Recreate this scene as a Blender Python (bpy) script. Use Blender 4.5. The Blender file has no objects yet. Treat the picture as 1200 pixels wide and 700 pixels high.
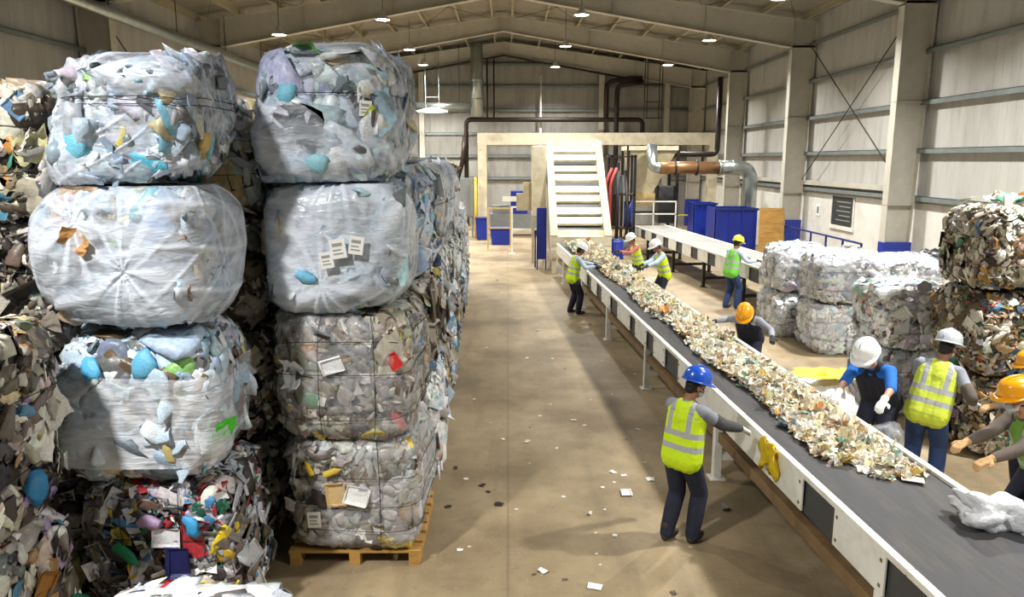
import bpy, bmesh, math, random
import numpy as np
from mathutils import Vector, Matrix, Euler

SC = bpy.context.scene
COL = SC.collection
PI = math.pi
random.seed(11)
R0 = np.random.RandomState(7)

# ------------------------------------------------------------------ helpers
def lin(r, g, b):
    def f(v):
        v /= 255.0
        return v / 12.92 if v <= 0.04045 else ((v + 0.055) / 1.055) ** 2.4
    return (f(r), f(g), f(b))

def tag(o, label=None, cat=None, group=None, kind=None):
    if label: o['label'] = label
    if cat: o['category'] = cat
    if group: o['group'] = group
    if kind: o['kind'] = kind
    return o

def empty(name, loc=(0, 0, 0), rz=0.0):
    o = bpy.data.objects.new(name, None)
    COL.objects.link(o)
    o.location = loc
    o.rotation_euler = (0, 0, rz)
    o.empty_display_size = 0.1
    return o

def link(name, me, parent=None, mats=()):
    for m in mats:
        me.materials.append(m)
    o = bpy.data.objects.new(name, me)
    COL.objects.link(o)
    if parent is not None:
        o.parent = parent
    return o

def copy_tree(o, parent=None):
    c = o.copy()
    COL.objects.link(c)
    c.parent = parent
    for ch in list(o.children):
        copy_tree(ch, c)
    return c

class MB:
    """collects shapes into one mesh (python lists)"""
    def __init__(s):
        s.v = []; s.f = []; s.mi = []; s.sm = []
    def add(s, vs, fs, mi=0, sm=False):
        b = len(s.v)
        s.v.extend([tuple(p) for p in vs])
        for f in fs:
            s.f.append([i + b for i in f]); s.mi.append(mi); s.sm.append(sm)
    def box(s, x0, x1, y0, y1, z0, z1, mi=0, M=None, bev=0.0):
        bm = bmesh.new()
        bmesh.ops.create_cube(bm, size=1.0)
        for v in bm.verts:
            v.co = Vector(((x0 + x1) / 2 + v.co.x * (x1 - x0), (y0 + y1) / 2 + v.co.y * (y1 - y0), (z0 + z1) / 2 + v.co.z * (z1 - z0)))
        if bev > 0:
            bmesh.ops.bevel(bm, geom=bm.edges[:], offset=bev, segments=2, affect='EDGES', profile=0.5)
        bm.verts.index_update()
        vs = [v.co.copy() for v in bm.verts]
        if M is not None: vs = [M @ p for p in vs]
        s.add(vs, [[v.index for v in f.verts] for f in bm.faces], mi)
        bm.free()
        return s
    def prism(s, poly, axis, a, b, mi=0):
        """extrude a 2D polygon along an axis ('x': poly is (y,z); 'y': (x,z); 'z': (x,y))"""
        def P(p, t):
            return {'x': (t, p[0], p[1]), 'y': (p[0], t, p[1]), 'z': (p[0], p[1], t)}[axis]
        n = len(poly)
        vs = [P(p, a) for p in poly] + [P(p, b) for p in poly]
        fs = [list(range(n))[::-1], list(range(n, 2 * n))]
        fs += [[i, (i + 1) % n, n + (i + 1) % n, n + i] for i in range(n)]
        s.add(vs, fs, mi)
        return s
    def tube(s, pts, r, seg=10, mi=0, closed=False, sm=True, radii=None):
        pts = [Vector(p) for p in pts]
        n = len(pts); rings = []
        up = Vector((0.123, 0.31, 0.94)).normalized()
        for i, p in enumerate(pts):
            if closed: t = pts[(i + 1) % n] - pts[i - 1]
            else: t = pts[min(i + 1, n - 1)] - pts[max(i - 1, 0)]
            t.normalize()
            a = t.cross(up)
            if a.length < 1e-3: a = t.cross(Vector((1, 0, 0)))
            a.normalize(); b = t.cross(a)
            rr = radii[i] if radii else r
            rings.append([p + (a * math.cos(k * 2 * PI / seg) + b * math.sin(k * 2 * PI / seg)) * rr for k in range(seg)])
        vs = [q for g in rings for q in g]; fs = []
        for i in range(n if closed else n - 1):
            j = (i + 1) % n
            for k in range(seg):
                fs.append([i * seg + k, i * seg + (k + 1) % seg, j * seg + (k + 1) % seg, j * seg + k])
        if not closed:
            fs.append(list(range(seg))[::-1]); fs.append([(n - 1) * seg + k for k in range(seg)])
        s.add(vs, fs, mi, sm)
        return s
    def bar(s, p, q, w, h, mi=0):
        """rectangular bar from p to q"""
        p = Vector(p); q = Vector(q); t = (q - p); L = t.length; t.normalize()
        up = Vector((0, 0, 1)) if abs(t.z) < 0.95 else Vector((0, 1, 0))
        a = t.cross(up).normalized(); b = a.cross(t).normalized()
        vs = []
        for e in (p, q):
            for sa, sb in ((-1, -1), (1, -1), (1, 1), (-1, 1)):
                vs.append(e + a * sa * w / 2 + b * sb * h / 2)
        s.add(vs, [[0, 3, 2, 1], [4, 5, 6, 7], [0, 1, 5, 4], [1, 2, 6, 5], [2, 3, 7, 6], [3, 0, 4, 7]], mi)
        return s
    def lathe(s, prof, seg=20, M=None, mi=0, sx=1.0, sy=1.0, sm=True):
        vs = []; fs = []
        for (r, z) in prof:
            for k in range(seg):
                a = 2 * PI * k / seg
                p = Vector((r * math.cos(a) * sx, r * math.sin(a) * sy, z))
                vs.append(M @ p if M is not None else p)
        for i in range(len(prof) - 1):
            for k in range(seg):
                fs.append([i * seg + k, i * seg + (k + 1) % seg, (i + 1) * seg + (k + 1) % seg, (i + 1) * seg + k])
        if prof[0][0] > 1e-6: fs.append([k for k in range(seg)][::-1])
        if prof[-1][0] > 1e-6: fs.append([(len(prof) - 1) * seg + k for k in range(seg)])
        s.add(vs, fs, mi, sm)
        return s
    def mesh(s, name):
        me = bpy.data.meshes.new(name)
        me.from_pydata(s.v, [], s.f)
        me.polygons.foreach_set('material_index', s.mi)
        me.polygons.foreach_set('use_smooth', s.sm)
        me.update()
        return me
    def build(s, name, mats, parent=None):
        if not isinstance(mats, (list, tuple)): mats = [mats]
        return link(name, s.mesh(name), parent, mats)

def tri_mesh(name, V, T, attr=None, smooth=False, extra=None):
    me = bpy.data.meshes.new(name)
    n = len(V); m = len(T)
    me.vertices.add(n)
    me.vertices.foreach_set('co', np.ascontiguousarray(V, dtype=np.float32).ravel())
    me.loops.add(m * 3)
    me.loops.foreach_set('vertex_index', np.ascontiguousarray(T, dtype=np.int32).ravel())
    me.polygons.add(m)
    me.polygons.foreach_set('loop_start', np.arange(0, m * 3, 3, dtype=np.int32))
    me.polygons.foreach_set('use_smooth', np.full(m, smooth))
    if attr is not None:
        a = me.color_attributes.new('col', 'FLOAT_COLOR', 'POINT')
        c = np.ones((n, 4), dtype=np.float32); c[:, :3] = attr
        a.data.foreach_set('color', c.ravel())
    if extra is not None:
        a = me.attributes.new('fold', 'FLOAT', 'POINT')
        a.data.foreach_set('value', np.ascontiguousarray(extra, dtype=np.float32))
    me.update(calc_edges=True)
    me.validate()
    return me

# ------------------------------------------------------------------ materials
def new_mat(name):
    m = bpy.data.materials.new(name)
    m.use_nodes = True
    nt = m.node_tree
    return m, nt, nt.nodes['Principled BSDF'], nt.nodes, nt.links

def mat(name, rgb, rough=0.5, metal=0.0, var=0.12, scale=4.0, bump=0.0, bscale=30.0, stretch=(1, 1, 1), dirt=None, dirt_amt=0.0, dirt_scale=1.2, coat=0.0, coords='Object'):
    m, nt, b, N, L = new_mat(name)
    tc = N.new('ShaderNodeTexCoord'); mp = N.new('ShaderNodeMapping')
    mp.inputs['Scale'].default_value = stretch
    L.new(tc.outputs[coords], mp.inputs['Vector'])
    nz = N.new('ShaderNodeTexNoise'); nz.inputs['Scale'].default_value = scale; nz.inputs['Detail'].default_value = 6
    L.new(mp.outputs['Vector'], nz.inputs['Vector'])
    rp = N.new('ShaderNodeMapRange')
    rp.inputs['From Min'].default_value = 0.3; rp.inputs['From Max'].default_value = 0.7
    rp.inputs['To Min'].default_value = 1 - var; rp.inputs['To Max'].default_value = 1 + var
    L.new(nz.outputs['Fac'], rp.inputs['Value'])
    c = lin(*rgb)
    mx = N.new('ShaderNodeVectorMath'); mx.operation = 'SCALE'
    mx.inputs[0].default_value = c
    L.new(rp.outputs['Result'], mx.inputs['Scale'])
    out = mx.outputs['Vector']
    if dirt is not None:
        n2 = N.new('ShaderNodeTexNoise'); n2.inputs['Scale'].default_value = dirt_scale; n2.inputs['Detail'].default_value = 8; n2.inputs['Roughness'].default_value = 0.65
        L.new(mp.outputs['Vector'], n2.inputs['Vector'])
        r2 = N.new('ShaderNodeMapRange'); r2.inputs['From Min'].default_value = 0.48; r2.inputs['From Max'].default_value = 0.72
        r2.inputs['To Min'].default_value = 0; r2.inputs['To Max'].default_value = dirt_amt
        L.new(n2.outputs['Fac'], r2.inputs['Value'])
        mc = N.new('ShaderNodeMix'); mc.data_type = 'RGBA'
        L.new(r2.outputs['Result'], mc.inputs['Factor']); L.new(out, mc.inputs['A'])
        mc.inputs['B'].default_value = (*lin(*dirt), 1)
        out = mc.outputs['Result']
    L.new(out, b.inputs['Base Color'])
    b.inputs['Roughness'].default_value = rough
    b.inputs['Metallic'].default_value = metal
    b.inputs['Coat Weight'].default_value = coat
    if bump > 0:
        n3 = N.new('ShaderNodeTexNoise'); n3.inputs['Scale'].default_value = bscale; n3.inputs['Detail'].default_value = 4
        L.new(mp.outputs['Vector'], n3.inputs['Vector'])
        bp = N.new('ShaderNodeBump'); bp.inputs['Strength'].default_value = bump; bp.inputs['Distance'].default_value = 0.02
        L.new(n3.outputs['Fac'], bp.inputs['Height']); L.new(bp.outputs['Normal'], b.inputs['Normal'])
    return m

def mat_attr(name, rough=0.35, spec=0.5, bump=0.3, bscale=25.0):
    m, nt, b, N, L = new_mat(name)
    at = N.new('ShaderNodeAttribute'); at.attribute_name = 'col'
    tc = N.new('ShaderNodeTexCoord')
    nz = N.new('ShaderNodeTexNoise'); nz.inputs['Scale'].default_value = bscale; nz.inputs['Detail'].default_value = 5
    L.new(tc.outputs['Object'], nz.inputs['Vector'])
    rp = N.new('ShaderNodeMapRange'); rp.inputs['From Min'].default_value = .3; rp.inputs['From Max'].default_value = .7
    rp.inputs['To Min'].default_value = .72; rp.inputs['To Max'].default_value = 1.15
    L.new(nz.outputs['Fac'], rp.inputs['Value'])
    sc = N.new('ShaderNodeVectorMath'); sc.operation = 'SCALE'
    L.new(at.outputs['Color'], sc.inputs[0]); L.new(rp.outputs['Result'], sc.inputs['Scale'])
    L.new(sc.outputs['Vector'], b.inputs['Base Color'])
    b.inputs['Roughness'].default_value = rough
    b.inputs['Specular IOR Level'].default_value = spec
    bp = N.new('ShaderNodeBump'); bp.inputs['Strength'].default_value = bump; bp.inputs['Distance'].default_value = 0.02
    L.new(nz.outputs['Fac'], bp.inputs['Height']); L.new(bp.outputs['Normal'], b.inputs['Normal'])
    return m

def mat_film(name, rgb=(225, 230, 238), a0=0.22, a1=0.75, rough=0.22, streak=(2.0, 2.0, 14.0), rot=(0.3, 0.5, 0.2)):
    """thin plastic film: clear where single, milky where folded"""
    m, nt, b, N, L = new_mat(name)
    tc = N.new('ShaderNodeTexCoord'); mp = N.new('ShaderNodeMapping')
    mp.inputs['Scale'].default_value = streak; mp.inputs['Rotation'].default_value = rot
    L.new(tc.outputs['Object'], mp.inputs['Vector'])
    nz = N.new('ShaderNodeTexNoise'); nz.inputs['Scale'].default_value = 2.2; nz.inputs['Detail'].default_value = 7; nz.inputs['Roughness'].default_value = 0.62; nz.inputs['Distortion'].default_value = 0.7
    L.new(mp.outputs['Vector'], nz.inputs['Vector'])
    at = N.new('ShaderNodeAttribute'); at.attribute_name = 'fold'
    r1 = N.new('ShaderNodeMapRange'); r1.inputs['From Min'].default_value = .42; r1.inputs['From Max'].default_value = .68
    r1.inputs['To Min'].default_value = 0; r1.inputs['To Max'].default_value = 0.55
    L.new(nz.outputs['Fac'], r1.inputs['Value'])
    ad = N.new('ShaderNodeMath'); ad.operation = 'ADD'; ad.use_clamp = True
    L.new(r1.outputs['Result'], ad.inputs[0]); L.new(at.outputs['Fac'], ad.inputs[1])
    r2 = N.new('ShaderNodeMapRange'); r2.inputs['To Min'].default_value = a0; r2.inputs['To Max'].default_value = a1
    L.new(ad.outputs['Value'], r2.inputs['Value'])
    L.new(r2.outputs['Result'], b.inputs['Alpha'])
    b.inputs['Base Color'].default_value = (*lin(*rgb), 1)
    b.inputs['Roughness'].default_value = rough
    b.inputs['Specular IOR Level'].default_value = 0.7
    n2 = N.new('ShaderNodeTexNoise'); n2.inputs['Scale'].default_value = 6; n2.inputs['Detail'].default_value = 6; n2.inputs['Distortion'].default_value = 1.0
    L.new(mp.outputs['Vector'], n2.inputs['Vector'])
    bp = N.new('ShaderNodeBump'); bp.inputs['Strength'].default_value = 0.7; bp.inputs['Distance'].default_value = 0.02
    L.new(n2.outputs['Fac'], bp.inputs['Height']); L.new(bp.outputs['Normal'], b.inputs['Normal'])
    return m

def mat_emit(name, rgb, s):
    m, nt, b, N, L = new_mat(name)
    b.inputs['Base Color'].default_value = (*lin(*rgb), 1)
    b.inputs['Emission Color'].default_value = (*lin(*rgb), 1)
    b.inputs['Emission Strength'].default_value = s
    return m

def mat_panel(name, rgb, rib, rib_axis, rough=0.5, dirt=(120, 110, 92), dirt_amt=0.35, bump=0.5, var=.06):
    """ribbed sheet cladding with streaky grime; the rib runs along the other axes"""
    m, nt, b, N, L = new_mat(name)
    tc = N.new('ShaderNodeTexCoord')
    sp = N.new('ShaderNodeSeparateXYZ'); L.new(tc.outputs['Object'], sp.inputs['Vector'])
    mu = N.new('ShaderNodeMath'); mu.operation = 'MULTIPLY'; mu.inputs[1].default_value = 2 * PI / rib
    L.new(sp.outputs[rib_axis], mu.inputs[0])
    si = N.new('ShaderNodeMath'); si.operation = 'SINE'; L.new(mu.outputs['Value'], si.inputs[0])
    po = N.new('ShaderNodeMapRange'); po.inputs['From Min'].default_value = 0.75; po.inputs['From Max'].default_value = 0.95
    L.new(si.outputs['Value'], po.inputs['Value'])
    bp = N.new('ShaderNodeBump'); bp.inputs['Strength'].default_value = bump; bp.inputs['Distance'].default_value = 0.03
    L.new(po.outputs['Result'], bp.inputs['Height']); L.new(bp.outputs['Normal'], b.inputs['Normal'])
    mp = N.new('ShaderNodeMapping'); mp.inputs['Scale'].default_value = (1.6, 1.6, 0.35)
    L.new(tc.outputs['Object'], mp.inputs['Vector'])
    nz = N.new('ShaderNodeTexNoise'); nz.inputs['Scale'].default_value = 1.4; nz.inputs['Detail'].default_value = 9; nz.inputs['Roughness'].default_value = .65
    L.new(mp.outputs['Vector'], nz.inputs['Vector'])
    r2 = N.new('ShaderNodeMapRange'); r2.inputs['From Min'].default_value = .45; r2.inputs['From Max'].default_value = .75
    r2.inputs['To Max'].default_value = dirt_amt
    L.new(nz.outputs['Fac'], r2.inputs['Value'])
    mc = N.new('ShaderNodeMix'); mc.data_type = 'RGBA'
    mc.inputs['A'].default_value = (*lin(*rgb), 1); mc.inputs['B'].default_value = (*lin(*dirt), 1)
    L.new(r2.outputs['Result'], mc.inputs['Factor'])
    L.new(mc.outputs['Result'], b.inputs['Base Color'])
    b.inputs['Roughness'].default_value = rough
    return m

def mat_floor():
    m, nt, b, N, L = new_mat('concrete_floor')
    tc = N.new('ShaderNodeTexCoord')
    def noise(scale, det, rough, vec=None, dist=0.0):
        n = N.new('ShaderNodeTexNoise'); n.inputs['Scale'].default_value = scale; n.inputs['Detail'].default_value = det
        n.inputs['Roughness'].default_value = rough; n.inputs['Distortion'].default_value = dist
        L.new(vec or tc.outputs['Object'], n.inputs['Vector']); return n
    def rng(src, a, b_, c, d):
        r = N.new('ShaderNodeMapRange'); r.inputs['From Min'].default_value = a; r.inputs['From Max'].default_value = b_
        r.inputs['To Min'].default_value = c; r.inputs['To Max'].default_value = d
        L.new(src, r.inputs['Value']); return r.outputs['Result']
    def mix(f, a, bb):
        x = N.new('ShaderNodeMix'); x.data_type = 'RGBA'
        L.new(f, x.inputs['Factor'])
        if isinstance(a, tuple): x.inputs['A'].default_value = (*a, 1)
        else: L.new(a, x.inputs['A'])
        x.inputs['B'].default_value = (*bb, 1)
        return x.outputs['Result']
    n1 = noise(0.55, 9, .62)
    c = mix(rng(n1.outputs['Fac'], .38, .62, 0, 1), lin(164, 146, 115), lin(122, 106, 80))
    mp = N.new('ShaderNodeMapping'); mp.inputs['Scale'].default_value = (2.2, 0.22, 1)
    L.new(tc.outputs['Object'], mp.inputs['Vector'])
    n2 = noise(1.0, 8, .6, mp.outputs['Vector'], .4)          # tyre drag marks along the aisle
    c = mix(rng(n2.outputs['Fac'], .52, .72, 0, .55), c, lin(106, 94, 76))
    n3 = noise(7.0, 8, .7)
    c = mix(rng(n3.outputs['Fac'], .56, .74, 0, .5), c, lin(94, 82, 66))
    n4 = noise(38.0, 3, .5)
    c = mix(rng(n4.outputs['Fac'], .66, .74, 0, .6), c, lin(205, 192, 165))
    sp = N.new('ShaderNodeSeparateXYZ'); L.new(tc.outputs['Object'], sp.inputs['Vector'])
    def joint(sock, period, w):          # saw-cut joints of the slab
        a = N.new('ShaderNodeMath'); a.operation = 'PINGPONG'; a.inputs[1].default_value = period
        L.new(sock, a.inputs[0])
        return rng(a.outputs['Value'], w * .6, w * 1.6, .3, 0)
    c = mix(joint(sp.outputs['X'], 5.2, .012), c, lin(82, 72, 58))
    c = mix(joint(sp.outputs['Y'], 6.1, .010), c, lin(92, 80, 64))
    L.new(c, b.inputs['Base Color'])
    L.new(rng(n1.outputs['Fac'], .3, .7, .42, .62), b.inputs['Roughness'])
    bp = N.new('ShaderNodeBump'); bp.inputs['Strength'].default_value = .12; bp.inputs['Distance'].default_value = .01
    L.new(n3.outputs['Fac'], bp.inputs['Height']); L.new(bp.outputs['Normal'], b.inputs['Normal'])
    return m

M = {}
M['floor'] = mat_floor()
M['wall'] = mat_panel('wall_cladding', (186, 184, 178), 0.30, 'Y', dirt=(128, 124, 114), dirt_amt=.5, bump=.3)
M['wallback'] = mat_panel('end_wall_cladding', (160, 158, 152), 0.30, 'X', dirt=(104, 101, 94), dirt_amt=.6, bump=.3)
M['wains'] = mat('white_wainscot', (222, 220, 212), .5, var=.05, dirt=(160, 150, 130), dirt_amt=.4)
M['roof'] = mat_panel('roof_lining', (142, 137, 124), 0.9, 'Y', dirt=(104, 98, 84), dirt_amt=.5, bump=.6, rough=.7)
M['steel'] = mat('painted_steel_offwhite', (190, 186, 173), .5, var=.06, dirt=(136, 128, 108), dirt_amt=.35, dirt_scale=.7)
M['girt'] = mat('galvanised_girt', (128, 136, 134), .5, metal=.3, var=.12)
M['purlin'] = mat('purlin_cream', (168, 160, 134), .55, var=.1)
M['rod'] = mat('dark_rod', (62, 58, 54), .5, metal=.4)
M['blue'] = mat('blue_paint', (26, 48, 150), .42, var=.1, dirt=(20, 30, 80), dirt_amt=.4)
M['bluedark'] = mat('blue_rail_paint', (24, 44, 110), .45, var=.1)
M['cream'] = mat('cream_machine_paint', (222, 215, 190), .48, var=.07, dirt=(164, 150, 116), dirt_amt=.55, dirt_scale=1.6)
M['creamdk'] = mat('cream_worn_paint', (190, 179, 146), .55, var=.12, dirt=(112, 96, 70), dirt_amt=.5)
M['rubber'] = mat('black_rubber', (44, 44, 47), .55, var=.15, bump=.1)
M['belt'] = mat('conveyor_belt_rubber', (50, 50, 53), .6, var=.18, scale=3, stretch=(3, .5, 1), dirt=(92, 84, 74), dirt_amt=.45, dirt_scale=2.6, bump=.08, bscale=20)
M['belt2'] = mat('conveyor_belt_grey', (150, 150, 146), .42, var=.12, scale=3, dirt=(104, 100, 92), dirt_amt=.4)
M['white'] = mat('white_panel_paint', (228, 228, 220), .42, var=.05, dirt=(168, 154, 124), dirt_amt=.5, dirt_scale=2.5)
M['darkpanel'] = mat('dark_panel', (62, 64, 66), .5, var=.12)
M['brownsteel'] = mat('rusty_brown_rail', (122, 98, 66), .6, var=.2, dirt=(70, 50, 32), dirt_amt=.6, dirt_scale=3)
M['pipebrown'] = mat('dark_brown_pipe', (44, 33, 27), .45, metal=.2, var=.15)
M['copper'] = mat('copper_brown_duct', (150, 112, 76), .38, metal=.6, var=.15)
M['galv'] = mat('galvanised_duct', (170, 178, 176), .32, metal=.85, var=.12, scale=6)
M['black'] = mat('black_parts', (28, 28, 29), .5, var=.2)
M['yellow'] = mat('yellow_paint', (226, 196, 40), .45, var=.08)
M['wood'] = mat('pallet_wood', (184, 142, 74), .7, var=.2, scale=3, stretch=(1, 6, 6), dirt=(110, 76, 34), dirt_amt=.5)
M['greybox'] = mat('grey_cabinet', (126, 130, 130), .5, var=.08)
M['board'] = mat('notice_board', (52, 56, 54), .5, var=.2, scale=8)
M['paper'] = mat('white_paper', (236, 236, 232), .6, var=.03)
M['ink'] = mat('pale_print', (150, 152, 148), .6, var=.05)
M['redprint'] = mat('red_print', (170, 40, 40), .6, var=.05)
M['tan'] = mat('tan_metal', (190, 164, 110), .5, var=.15)
M['waste'] = mat_attr('mixed_plastic_waste', .38, .5, .35, 22)
M['scrap'] = mat_attr('shredded_scraps', .5, .4, .2, 40)
M['core'] = mat('compacted_core', (84, 80, 76), .7, var=.35, scale=9)
M['film'] = mat_film('stretch_film', (230, 239, 252), .12, .86, .16, (1.1, 1.1, 3.2), (.3, .55, .2))
M['filmclear'] = mat_film('clear_stretch_film', a0=.03, a1=.46, rough=.14, streak=(2.6, 1.4, 1.4), rot=(.2, .6, .9))
M['filmband'] = mat_film('film_band', (234, 238, 244), .16, .74, .14, (.8, .8, 4.5), (0, .14, 0))
M['filmwhite'] = mat_film('white_film', (246, 247, 250), .42, .95, .2, (1.6, 1.6, 2.4), (.3, .2, .5))
M['bag'] = mat_film('white_plastic_bag', (240, 242, 246), .72, .96, .3, (4, 4, 4))
M['blackbag'] = mat('black_plastic_bag', (34, 33, 38), .35, var=.2, bump=.4, bscale=9)
M['wire'] = mat('baling_wire', (40, 38, 36), .5, metal=.5)
M['lens'] = mat_emit('lamp_lens', (255, 250, 235), 30.0)
M['shade'] = mat('lamp_shade', (200, 200, 196), .4, metal=.3)

# ------------------------------------------------------------------ camera
cam = bpy.data.cameras.new('camera')
camo = bpy.data.objects.new('camera', cam)
COL.objects.link(camo)
cam.sensor_width = 36.0
cam.lens = 885.0 / 1200.0 * 36.0
camo.location = (0, 0, 3.7)
camo.rotation_euler = (math.radians(90 - 10.4), 0, math.radians(-0.33))
cam.clip_end = 200
SC.camera = camo

# ------------------------------------------------------------------ hall
Y0, YB = -7.0, 44.2
WX = 11.1
EAVE, APEX = 8.75, 10.35
RX = -0.2                       # ridge line
FRAMES = [-2.5, 5.2, 12.85, 20.5, 28.3, 36.0, 43.5]
GIRTS = [2.75, 4.0, 5.25, 6.55, 7.85]

def structure(o):
    o['kind'] = 'structure'
    return o

structure(MB().box(-WX - .3, WX + .3, Y0, YB + .3, -.2, 0).build('floor', M['floor']))
for side, sx in (('left', -1), ('right', 1)):
    w = structure(MB().box(min(sx * WX, sx * (WX + .15)), max(sx * WX, sx * (WX + .15)), Y0, YB + .15, 0, EAVE + .12).build('wall_' + side, M['wall']))
    for gz in GIRTS:
        a, b_ = sorted((sx * WX, sx * (WX - .18)))
        g = MB().box(a, b_, Y0, YB, gz - .015, gz + .0)
        a2, b2 = sorted((sx * (WX - .18), sx * (WX - .165)))
        g.box(a2, b2, Y0, YB, gz - .13, gz)
        g.build('girt', M['girt'], w)
    a, b_ = sorted((sx * WX, sx * (WX - .02)))
    MB().box(a, b_, Y0, YB, 0, 2.55).build('wainscot_panel', M['wains'], w)
    # diagonal rods between two frames
    for (ya, yb) in ((20.9, 28.0),):
        for (z0, z1) in ((3.0, 7.7), (7.7, 3.0)):
            MB().tube([(sx * (WX - .3), ya, z0), (sx * (WX - .3), yb, z1)], .018, 6).build('cross_brace_rod', M['rod'], w)
# end wall with gable
w = structure(MB().prism([(-WX - .15, 0), (WX + .15, 0), (WX + .15, EAVE), (RX, APEX + .02), (-WX - .15, EAVE)], 'y', YB, YB + .15).build('wall_back', M['wallback']))
for gz in GIRTS + [9.05]:
    hw = WX if gz < 8.5 else 8.0
    MB().box(-hw, hw, YB - .18, YB, gz - .02, gz).box(-hw, hw, YB - .18, YB - .16, gz - .15, gz).build('girt', M['girt'], w)
for px in (-9.0, -4.85, 5.3, 9.0):
    zt = 9.4 - abs(px) * .14
    MB().box(px - .14, px + .14, YB - .42, YB - .19, 0, zt).build('wind_post', M['steel'], w)
# roof lining and purlins
rf = MB()
for sx in (-1, 1):
    rf.prism([(RX, APEX), (sx * (WX + .15), EAVE), (sx * (WX + .15), EAVE + .12), (RX, APEX + .12)], 'y', Y0, YB + .15)
roof = structure(rf.build('ceiling', M['roof']))
def roof_z(x):
    return APEX - (APEX - EAVE) * abs(x - RX) / (WX + .15 - (RX if x > RX else -RX) * (1 if x > RX else 1))
for sx in (-1, 1):
    for k in range(8):
        x = RX + sx * (.45 + k * 1.48)
        z = roof_z(x)
        p = MB().box(x - .006, x + .006, Y0, YB, z - .22, z - .01)
        p.box(x - .075, x, Y0, YB, z - .232, z - .22).box(x, x + .075, Y0, YB, z - .012, z - .002)
        p.build('purlin', M['purlin'], roof)
# sag rods: thin crosses under the lining
for (ya, yb) in ((20.7, 28.1), (28.5, 35.8)):
    for sx in (-1, 1):
        for k in range(3):
            xa, xb = RX + sx * (.6 + k * 3.3), RX + sx * (3.8 + k * 3.3)
            for (p, q) in ((xa, xb), (xb, xa)):
                MB().tube([(p, ya, roof_z(p) - .26), (q, yb, roof_z(q) - .26)], .012, 5).build('roof_brace_rod', M['rod'], roof)

def i_column(y, sx):
    """tapered welded column: inner flange, web, outer flange"""
    o = structure(empty('column', (sx * 10.2, y, 0)))
    bw = .30
    c = MB()
    c.box(min(0, sx * .02), max(0, sx * .02), -bw / 2, bw / 2, 0, 7.75)
    web = [(sx * .02, 0), (sx * .63, 0), (sx * .84, 7.75), (sx * .02, 7.75)]
    c.prism(web, 'y', -.008, .008)
    c.prism([(sx * .63, 0), (sx * .65, 0), (sx * .86, 7.75), (sx * .84, 7.75)], 'y', -bw / 2, bw / 2)
    for zz in (2.5, 5.2):
        c.box(min(0, sx * .7), max(0, sx * .7), -bw / 2, bw / 2, zz - .006, zz + .006)
    c.build('column_shaft', M['steel'], o)
    if sx > 0:
        p = MB()
        p.box(-.012, .74, -bw / 2 - .012, bw / 2 + .012, 0, 1.5)
        p.build('painted_base', M['blue'], o)
    return o

def rafter(y):
    """portal rafter, deep at the eaves and shallow at the apex"""
    o = structure(empty('roof_beam', (0, y, 0)))
    m = MB()
    bw = .3
    for sx in (-1, 1):
        xe = sx * 10.2; xo = sx * 11.05
        zb_e, zb_a = 7.66, 9.45
        zt_e, zt_a = roof_z(xe) - .235, roof_z(RX) - .235
        zt_o = roof_z(xo) - .235
        m.prism([(xo, 7.66), (xe, zb_e), (RX, zb_a), (RX, zt_a), (xo, zt_o)], 'y', -.008, .008)
        m.prism([(xe, zb_e), (RX, zb_a), (RX, zb_a + .022), (xe, zb_e + .022)], 'y', -bw / 2, bw / 2)
        m.prism([(xo, zt_o), (RX, zt_a), (RX, zt_a - .02), (xo, zt_o - .02)], 'y', -bw / 2, bw / 2)
        m.box(min(xe, xo), max(xe, xo), -bw / 2, bw / 2, 7.63, 7.66)
        for t in (0.0, .3, .62, .98):
            x = xe + (RX - xe) * t
            zb = zb_e + (zb_a - zb_e) * t
            m.box(x - .008, x + .008, -bw / 2 + .01, bw / 2 - .01, zb, roof_z(x) - .25)
    m.build('beam_web_and_flanges', M['steel'], o)
    return o
for fy in FRAMES:
    rafter(fy)
    for sx in (-1, 1):
        i_column(fy, sx)
# pale horizontal rail along the right wall
structure(MB().box(10.9, 11.06, 20.7, 43, 2.82, 2.97).build('trim_1', M['steel']))

# ------------------------------------------------------------------ lamps
def bay_lamp_mesh():
    pass
lamp_n = 0
def lamp(x, y, z, label, power, geo=True):
    t = empty('pendant_bay_lamp', (x, y, z))
    tag(t, label, 'lamp', 'high bay lamps under the roof')
    MB().lathe([(.06, .30), (.09, .28), (.10, .16), (.24, .03), (.27, 0), (.255, 0), (.22, .03), (.08, .15), (.0, .16)], 20).build('lamp_shade', M['shade'], t)
    MB().lathe([(0, .012), (.23, .012), (.225, .035), (0, .05)], 20).build('lens', M['lens'], t)
    zt = roof_z(x) - z - .02
    MB().tube([(0, 0, .29), (0, 0, zt)], .012, 6).build('suspension_rod', M['rod'], t)
    l = bpy.data.lights.new('bay_light', 'AREA'); l.shape = 'DISK'; l.size = .44; l.energy = power; l.spread = math.radians(138)
    l.color = (1.0, .982, .945)
    lo = bpy.data.objects.new('bay_light', l); COL.objects.link(lo)
    lo.location = (x, y, z - .01)
    return t
ROWS = ['far left row by the side wall', 'left row over the bales', 'row over the sorting belt', 'right row beside the side wall']
ORD = ['nearest', 'second', 'third', 'fourth', 'last']
PW = 470.0
for ri, (x, z, ys) in enumerate(((-7.9, 7.95, (27.4, 34.3)), (-4.3, 8.45, (27.4, 34.6, 40.0)), (2.45, 8.4, (26.2, 33.2, 40.4)), (7.4, 8.0, (28.9, 36.2)))):
    for k, y in enumerate(ys):
        lamp(x, y, z, 'lit pendant lamp, %s in the %s' % (ORD[k], ROWS[ri]), PW)
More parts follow.
